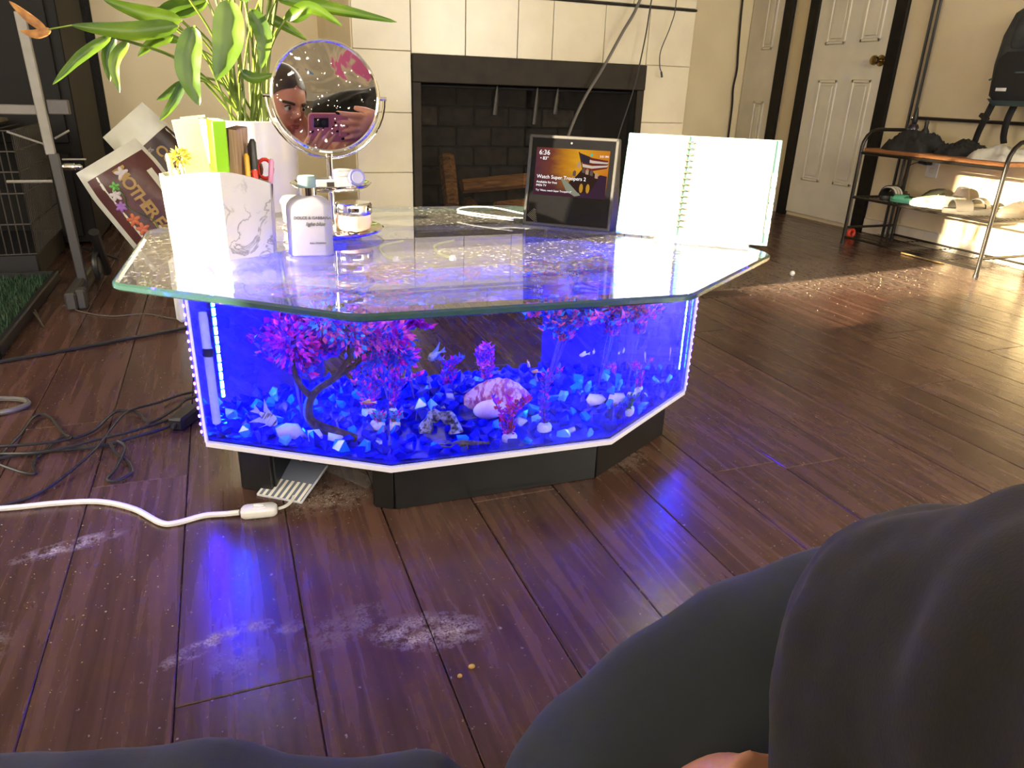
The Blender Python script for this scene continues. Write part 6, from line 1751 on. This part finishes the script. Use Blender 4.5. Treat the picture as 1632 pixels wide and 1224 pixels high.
def bump_mesh(me, amp, freq, seed):
    from mathutils import noise
    for v in me.vertices:
        p = v.co * freq + Vector((seed, seed * 2, 0))
        n_ = noise.noise(p) + .5 * noise.noise(p * 2.1)
        v.co += v.normal * (amp * n_)
    me.update()

pelv, waist, chest, neck, head = Vector((.10, -.36, .17)), Vector((.06, -.36, .38)), Vector((.0, -.32, .60)), Vector((-.11, -.30, .690)), Vector((-.190, -.255, .815))
shR, elR, wrR = Vector((.17, -.28, .77)), Vector((.335, .195, .430)), cv(.225, -.050, -.035)
shL, elL, wrL = Vector((-.23, -.30, .62)), Vector((-.30, -.05, .40)), cv(-.075, -.150, -.035)
hipR, knR, anR, ftR = Vector((.20, -.30, .15)), Vector((.600, .315, .322)), Vector((.120, .375, .100)), Vector((.09, .44, .06))
hipL, knL, anL, ftL = Vector((.0, -.30, .15)), Vector((-.36, .555, .11)), Vector((.24, .345, .128)), Vector((.284, .240, .304))

ps = thing('person', 'person in black hoodie and navy sweatpants sitting cross-legged holding a phone', 'person', (.10, -.30, .055))
# skin: torso, limbs, head and hands as one surface
bv = [pelv, waist, chest, neck, neck + Vector((-.025, .015, .05)), shR, elR, wrR, shL, elL, wrL, hipR, knR, anR, ftR, hipL, knL, anL, (anL + ftL) / 2, ftL]
be = [(0, 1), (1, 2), (2, 3), (3, 4), (2, 5), (5, 6), (6, 7), (2, 8), (8, 9), (9, 10), (0, 11), (11, 12), (12, 13), (13, 14), (0, 15), (15, 16), (16, 17), (17, 18), (18, 19)]
br = [.12, .11, .12, .048, .046, .062, .042, .026, .062, .042, .026, .085, .055, .036, .030, .085, .055, .036, .044, .040]
body = skin_mesh('body', bv, be, br, 0, 2)
hb = MB(); hb.add([v.co.copy() for v in body.vertices], [tuple(p.vertices) for p in body.polygons])
hb.tube([pelv, waist, chest, neck, head], [.10, .10, .085, .050, .050], 14)
for q in ((chest, shR, elR, wrR), (chest, shL, elL, wrL)): hb.tube(q, [.07, .055, .042, .030], 12)
for q in ((pelv, hipR, knR, anR, ftR), (pelv, hipL, knL, anL, (anL + ftL) / 2, ftL)): hb.tube(q, [.08, .08, .055, .034] + [.032] * (len(q) - 4), 14)
# head
HR = .118          # half width scale
look = (cv(.06, -.02, -.01) - head).normalized()
Mh = Matrix.Translation(head) @ Matrix(((look.cross(Vector((0, 0, 1))).normalized()), look, (look.cross(Vector((0, 0, 1))).normalized()).cross(look))).transposed().to_4x4()
def gs(a, b_, s): return math.exp(-((a / s) ** 2 + (b_ / s) ** 2))
def head_pt(az, el):
    """az 0 = straight ahead (+y), unit = head half height"""
    x, y, z = math.sin(az) * math.cos(el), math.cos(az) * math.cos(el), math.sin(el)
    px, py, pz = x * .66, y * .80, z * 1.0
    if pz < 0: px *= 1 - .30 * (-pz) ** 1.6; py *= 1 - .12 * (-pz)
    if y > 0:
        f_ = 0
        f_ += .17 * math.exp(-((px / .085) ** 2)) * math.exp(-(((pz + .17) / .13) ** 2))          # nose tip
        f_ += .09 * math.exp(-((px / .06) ** 2)) * math.exp(-(((pz + .02) / .16) ** 2))           # bridge
        for s in (-1, 1):
            f_ -= .075 * math.exp(-(((px - s * .25) / .13) ** 2) - (((pz - .0) / .085) ** 2))      # eye sockets
            f_ += .035 * math.exp(-(((px - s * .26) / .17) ** 2) - (((pz - .13) / .06) ** 2))      # brow
            f_ += .045 * math.exp(-(((px - s * .33) / .16) ** 2) - (((pz + .20) / .14) ** 2))      # cheek
        f_ += .06 * math.exp(-((px / .17) ** 2) - (((pz + .44) / .045) ** 2)) + .06 * math.exp(-((px / .15) ** 2) - (((pz + .53) / .045) ** 2))
        f_ -= .05 * math.exp(-((px / .20) ** 2) - (((pz + .62) / .05) ** 2))
        f_ += .07 * math.exp(-((px / .18) ** 2) - (((pz + .78) / .10) ** 2))
        py += f_ * y
    return Vector((px, py, pz))
HS = .138
NU, NV = 56, 44; vs = []; fs = []
for j in range(NV + 1):
    el = -math.pi / 2 + math.pi * j / NV
    for i in range(NU): vs.append(Mh @ (head_pt(2 * math.pi * i / NU, el) * HS))
for j in range(NV):
    for i in range(NU):
        k = (i + 1) % NU; fs.append((j * NU + i, (j + 1) * NU + i, (j + 1) * NU + k, j * NU + k))
hb.add(vs, fs)
for s in (-1, 1): hb.ball(Mh @ Vector((s * .66 * HS, -.02 * HS, -.05 * HS)), .010, .022, .034, 10, 7, rot=Mh.to_3x3())
# hands: palm, four fingers, thumb
nails = MB()
def hand(wr, palm_c, across, forward, back, curl, spread, thumb_dir):
    """across: little finger -> index; forward: along the fingers; back: out of the back of the hand"""
    a, f_, b_ = across.normalized(), forward.normalized(), back.normalized()
    Rm = Matrix((a, f_, b_)).transposed()
    hb.ball(palm_c, .050, .056, .019, 14, 9, rot=Rm)
    hb.tube([wr, (wr + palm_c) / 2, palm_c], [.030, .030, .030], 10)
    for k, ln in enumerate((.070, .090, .098, .088)):
        o = (k - 1.5) * .024
        p0 = palm_c + a * o + f_ * .035
        d1 = (f_ + a * (k - 1.5) * spread).normalized()
        p1 = p0 + d1 * ln * .48
        d2 = (d1 - b_ * curl).normalized(); p2 = p1 + d2 * ln * .34
        d3 = (d2 - b_ * curl * .8).normalized(); p3 = p2 + d3 * ln * .28
        hb.tube([p0, p1, p2, p3], [.0125, .0118, .0105, .0085], 8)
        hb.ball(p3, .0085, seg=8, rings=6)
        nails.ball(p3 + b_ * .0075 + d3 * .002, .0062, .009, .0035, 8, 5, rot=Matrix((a, d3, a.cross(d3))).transposed())
    t0 = palm_c + a * .038 - f_ * .015
    td = thumb_dir.normalized()
    hb.tube([t0, t0 + td * .045, t0 + td * .08 + f_ * .012], [.016, .0145, .010], 8)
    hb.ball(t0 + td * .08 + f_ * .012, .010, seg=8, rings=6)
# right hand grips the far end, fingers lying over the phone's back
hand(wrR, cv(.195, -.010, -.018), CU, -CR - CU * .05 + CF * .12, CF, .22, .10, -CF - CR * .6)
# left hand supports from below, fingers up over the back
hand(wrL, cv(-.045, -.135, -.024), CR, CU * .8 + CR * .5 + CF * .10, CF, .12, .10, CR * .8 - CF * .5)
me = bpy.data.meshes.new('body'); me.from_pydata([tuple(v) for v in hb.v], [], hb.f); me.update()
me = remesh(me, .0048); me.name = 'body'
me.materials.clear(); me.materials.append(skinm)
me.transform(WM[ps].inverted()); inst('body', me, WM[ps].copy(), ps)
nails.build('nails', mat('black_polish', (.01, .01, .011), .15), ps, local=False)
# face details
for s in (-1, 1):
    c = Mh @ (Vector((s * .25, .66, .0)) * HS)
    e = MB().ball(c, .0150, seg=16, rings=10).build('eye', mat('eye_white', (.50, .46, .42), .3), ps, local=False)
    MB().ball(c + look * .0095, .0080, .0080, .0080, 12, 8).build('iris', mat('iris', (.05, .035, .025), .1), e, local=False)
    pts = [Mh @ (Vector((s * (.13 + .09 * k), .80 - .035 * k * k * .6, .125 + .022 * math.sin(k * .9))) * HS) for k in range(4)]
    MB().tube(spline(pts, 3), .0058, 6).build('eyebrow', mat('brow_hair', (.045, .028, .02), .8), ps, local=False)
    lp = [Mh @ (Vector((s * .25 + .13 * math.cos(a), .745 - .05 * abs(math.cos(a)), .015 + .055 * math.sin(a))) * HS) for a in [math.pi * k / 6 for k in range(7)]]
    MB().tube(lp, .0028, 5).build('eyelash', MT['blackp'], ps, local=False)
lipm = mat('lips', srgb(176, 96, 92), .4)
m = MB(); m.ball(Mh @ (Vector((0, .775, -.445)) * HS), .024, .008, .0065, 12, 7, rot=Mh.to_3x3()); m.ball(Mh @ (Vector((0, .775, -.525)) * HS), .021, .009, .0075, 12, 7, rot=Mh.to_3x3()); m.build('lips', lipm, ps, local=False)
# hair pulled back: cap plus a bun
vs = []; fs = []; A, B = 40, 20
for j in range(B + 1):
    el = math.radians(-40) + (math.pi / 2 - math.radians(-40)) * j / B
    for i in range(A + 1):
        q = max(0., min(1., (math.degrees(el) - 5) / 27.))
        a0 = math.radians(64) * math.sqrt(1 - q * q)
        az = a0 + (2 * math.pi - 2 * a0) * i / A
        p = head_pt(az, el)
        vs.append(Mh @ (Vector((p.x * 1.055, p.y * 1.05 - .01, p.z * 1.04 + .01)) * HS))
for j in range(B):
    for i in range(A): fs.append((j * (A + 1) + i, j * (A + 1) + i + 1, (j + 1) * (A + 1) + i + 1, (j + 1) * (A + 1) + i))
hairm = mat('brown_hair', (.07, .045, .03), .5, col2=(.03, .02, .014), scale=6, stretch=(1, 6, 6))
m = MB().add(vs, fs); m.ball(Mh @ (Vector((0, -.92, .35)) * HS), .055, .045, .05); m.build('hair', hairm, ps, local=False)

# sweatpants
pv = [pelv + Vector((0, 0, .02)), waist - Vector((0, 0, .04)), hipR, (hipR + knR) / 2, knR, (knR + anR) / 2 + Vector((0, .01, .03)), anR + (knR - anR) * .12, hipL, (hipL + knL) / 2, knL, (knL + anL) / 2, anL + (knL - anL) * .15]
pe = [(0, 1), (0, 2), (2, 3), (3, 4), (4, 5), (5, 6), (0, 7), (7, 8), (8, 9), (9, 10), (10, 11)]
pr = [.17, .155, .135, .125, .120, .112, .090, .135, .125, .105, .100, .085]
me = skin_mesh('sweatpants', pv, pe, pr, 0, 3)
bump_mesh(me, .012, 9, 1.3)
me.materials.clear(); me.materials.append(navy); me.transform(WM[ps].inverted()); inst('sweatpants', me, WM[ps].copy(), ps)
# hoodie: torso, sleeves, hood lump behind the neck
hv = [waist - Vector((0, 0, .10)), waist, chest, (chest + neck) / 2, shR, (shR + elR) / 2, elR, (elR + wrR) / 2, wrR + (elR - wrR) * .10, shL, (shL + elL) / 2, elL, (elL + wrL) / 2, wrL + (elL - wrL) * .10]
he = [(0, 1), (1, 2), (2, 3), (2, 4), (4, 5), (5, 6), (6, 7), (7, 8), (2, 9), (9, 10), (10, 11), (11, 12), (12, 13)]
hr = [.185, .170, .165, .085, .11, .105, .136, .080, .045, .10, .085, .080, .060, .045]
me = skin_mesh('hoodie', hv, he, hr, 2, 3)
bump_mesh(me, .014, 8, 4.1)
hm = MB(); hm.add([v.co.copy() for v in me.vertices], [tuple(p.vertices) for p in me.polygons])
hm.ball(neck + Vector((-.0, -.09, -.02)), .12, .07, .07)
hm.tube([(-.04, -.38, .73), (.08, -.35, .775), (.20, -.31, .79)], [.10, .10, .095], 18); hm.ball((.20, -.31, .79), .095); hm.tube([(.20, -.31, .79), (.27, -.06, .62), elR], [.095, .095, .09], 16); hm.tube([elR, (elR + wrR) / 2, wrR + (elR - wrR) * .12], [.088, .075, .052], 16)
hm.ball((.357, .194, .424), .098, .102, .098, 24, 16); hm.ball((.392, .155, .455), .072, .076, .068, 20, 14); hm.tube([(.345, .195, .428), (.285, .135, .36), (.22, .0, .34)], [.092, .085, .09], 18)
_hme = bpy.data.meshes.new('hoodie'); _hme.from_pydata([tuple(v) for v in hm.v], [], hm.f); _hme.update()
_hme = remesh(_hme, .009); bump_mesh(_hme, .006, 14, 2.2)
hm = MB(); hm.add([v.co.copy() for v in _hme.vertices], [tuple(p.vertices) for p in _hme.polygons])
hm.build('hoodie', hood, ps, local=False, angle=80)
# hem fold of the hoodie lying over the knee
# phone
ph = thing('smartphone', 'phone in a pink case held up in both hands', 'phone', tuple(cv(.06, -.022, -.0135)))
Mp = Matrix.Translation(cv(.06, -.022, -.0135)) @ Matrix((CR, CU, -CF)).transposed().to_4x4()
def ploc(q):
    for i in range(len(q.v)): q.v[i] = Mp @ q.v[i]
    return q
pinkcase = mat('pink_case', srgb(186, 110, 124), .5)
ploc(loft(MB(), [(rrect(.105, .053, .012), -.004), (rrect(.107, .055, .014), -.001), (rrect(.107, .055, .014), .006), (rrect(.105, .053, .012), .008)])).build('case', pinkcase, ph, local=False)
ploc(MB().box((-.060, .022, -.0062), (.056, .036, .003), bev=.001)).build('camera_plate', MT['blackp'], ph, local=False)
for (x, y) in ((-.078, .022), (-.050, .022)):
    q = MB().lathe([(.009, -.0095), (.009, -.0075)], 16, Matrix.Translation((x, y, 0))); ploc(q).build('lens_ring', MT['greyp'], ph, local=False)
ploc(MB().box((.025, .0, -.0062), (.030, .060, .004), bev=.002)).build('finger_loop', mat('pink_loop', srgb(196, 120, 134), .5), ph, local=False)
ploc(MB().box((0, 0, .0085), (.200, .098, .001))).build('display', mat('phone_glass', (.01, .01, .012), .1), ph, local=False, smooth=False)

# floor cushion, sofa and throw behind
cu_ = loft(MB(), [(rrect(.36, .30, .08), 0), (rrect(.38, .32, .10), .02), (rrect(.38, .32, .10), .04), (rrect(.35, .29, .08), .055)])
for i in range(len(cu_.v)): cu_.v[i] = cu_.v[i] + Vector((.10, -.36, .001))
cu_.build('floor_cushion', mat('grey_cushion', srgb(70, 68, 70), .9), None, label='grey floor cushion the person sits on', cat='cushion')
so = thing('sofa', 'grey fabric sofa behind the seated person', 'sofa', (-.1, -1.35, 0))
sofam = mat('grey_fabric', srgb(120, 112, 100), .9, col2=srgb(100, 94, 84), scale=5, bump=.2, bscale=300)
MB().box((-.1, -1.30, .21), (2.2, .80, .30), bev=.04).build('seat_base', sofam, so, local=False)
for x in (-.62, .42): MB().box((x, -1.25, .415), (1.02, .72, .12), bev=.04).build('seat_cushion', sofam, so, local=False)
MB().box((-.1, -1.66, .56), (2.2, .20, .80), (math.radians(6), 0, 0), bev=.05).build('backrest', sofam, so, local=False)
for x in (-1.22, 1.02): MB().box((x, -1.32, .32), (.18, .86, .58), bev=.05).build('armrest', sofam, so, local=False)
for x in (-1.1, .9):
    for y in (-1.62, -1.0): MB().box((x, y, .03), (.06, .06, .058)).build('leg', MT['blackp'], so, local=False)
# tie-dye tapestry on the rear wall
tie, _nt, _b, _o = _new('tie_dye')
_tc = nd(_nt, 'ShaderNodeTexCoord'); _nz = nd(_nt, 'ShaderNodeTexNoise'); _nz.inputs['Scale'].default_value = 4.2; _nz.inputs['Detail'].default_value = 3; _nz.inputs['Distortion'].default_value = 1.2
_nt.links.new(_tc.outputs['Object'], _nz.inputs['Vector'])
_cr = nd(_nt, 'ShaderNodeValToRGB'); _E = _cr.color_ramp.elements
_E[0].position = .30; _E[0].color = c4(srgb(96, 150, 205)); _E[1].position = .72; _E[1].color = c4(srgb(196, 96, 150))
for p_, c_ in ((.36, srgb(76, 132, 190)), (.385, srgb(190, 182, 166)), (.52, srgb(160, 154, 142)), (.585, srgb(200, 190, 172)), (.61, srgb(200, 100, 156))):
    q = _E.new(p_); q.color = c4(c_)
_nt.links.new(_nz.outputs['Fac'], _cr.inputs['Fac']); _nt.links.new(_cr.outputs['Color'], _b.inputs['Base Color']); _b.inputs['Roughness'].default_value = .9
tp = MB(); vs = []; fs = []; A, B = 40, 6
for s in (0, 1):
    for j in range(B + 1):
        for i in range(A + 1):
            x = -1.15 + 1.7 * i / A; vs.append((x, BY + .022 + .010 * math.sin(i * 1.3) + .003 * s, .52 + .95 * j / B))
K = (A + 1) * (B + 1)
for j in range(B):
    for i in range(A):
        q = (j * (A + 1) + i, j * (A + 1) + i + 1, (j + 1) * (A + 1) + i + 1, (j + 1) * (A + 1) + i)
        fs.append(tuple(k + K for k in q)); fs.append(tuple(reversed(q)))
tp.add(vs, fs).build('wall_tapestry', tie, None, label='blue and pink tie-dye tapestry on the wall behind the sofa', cat='tapestry')
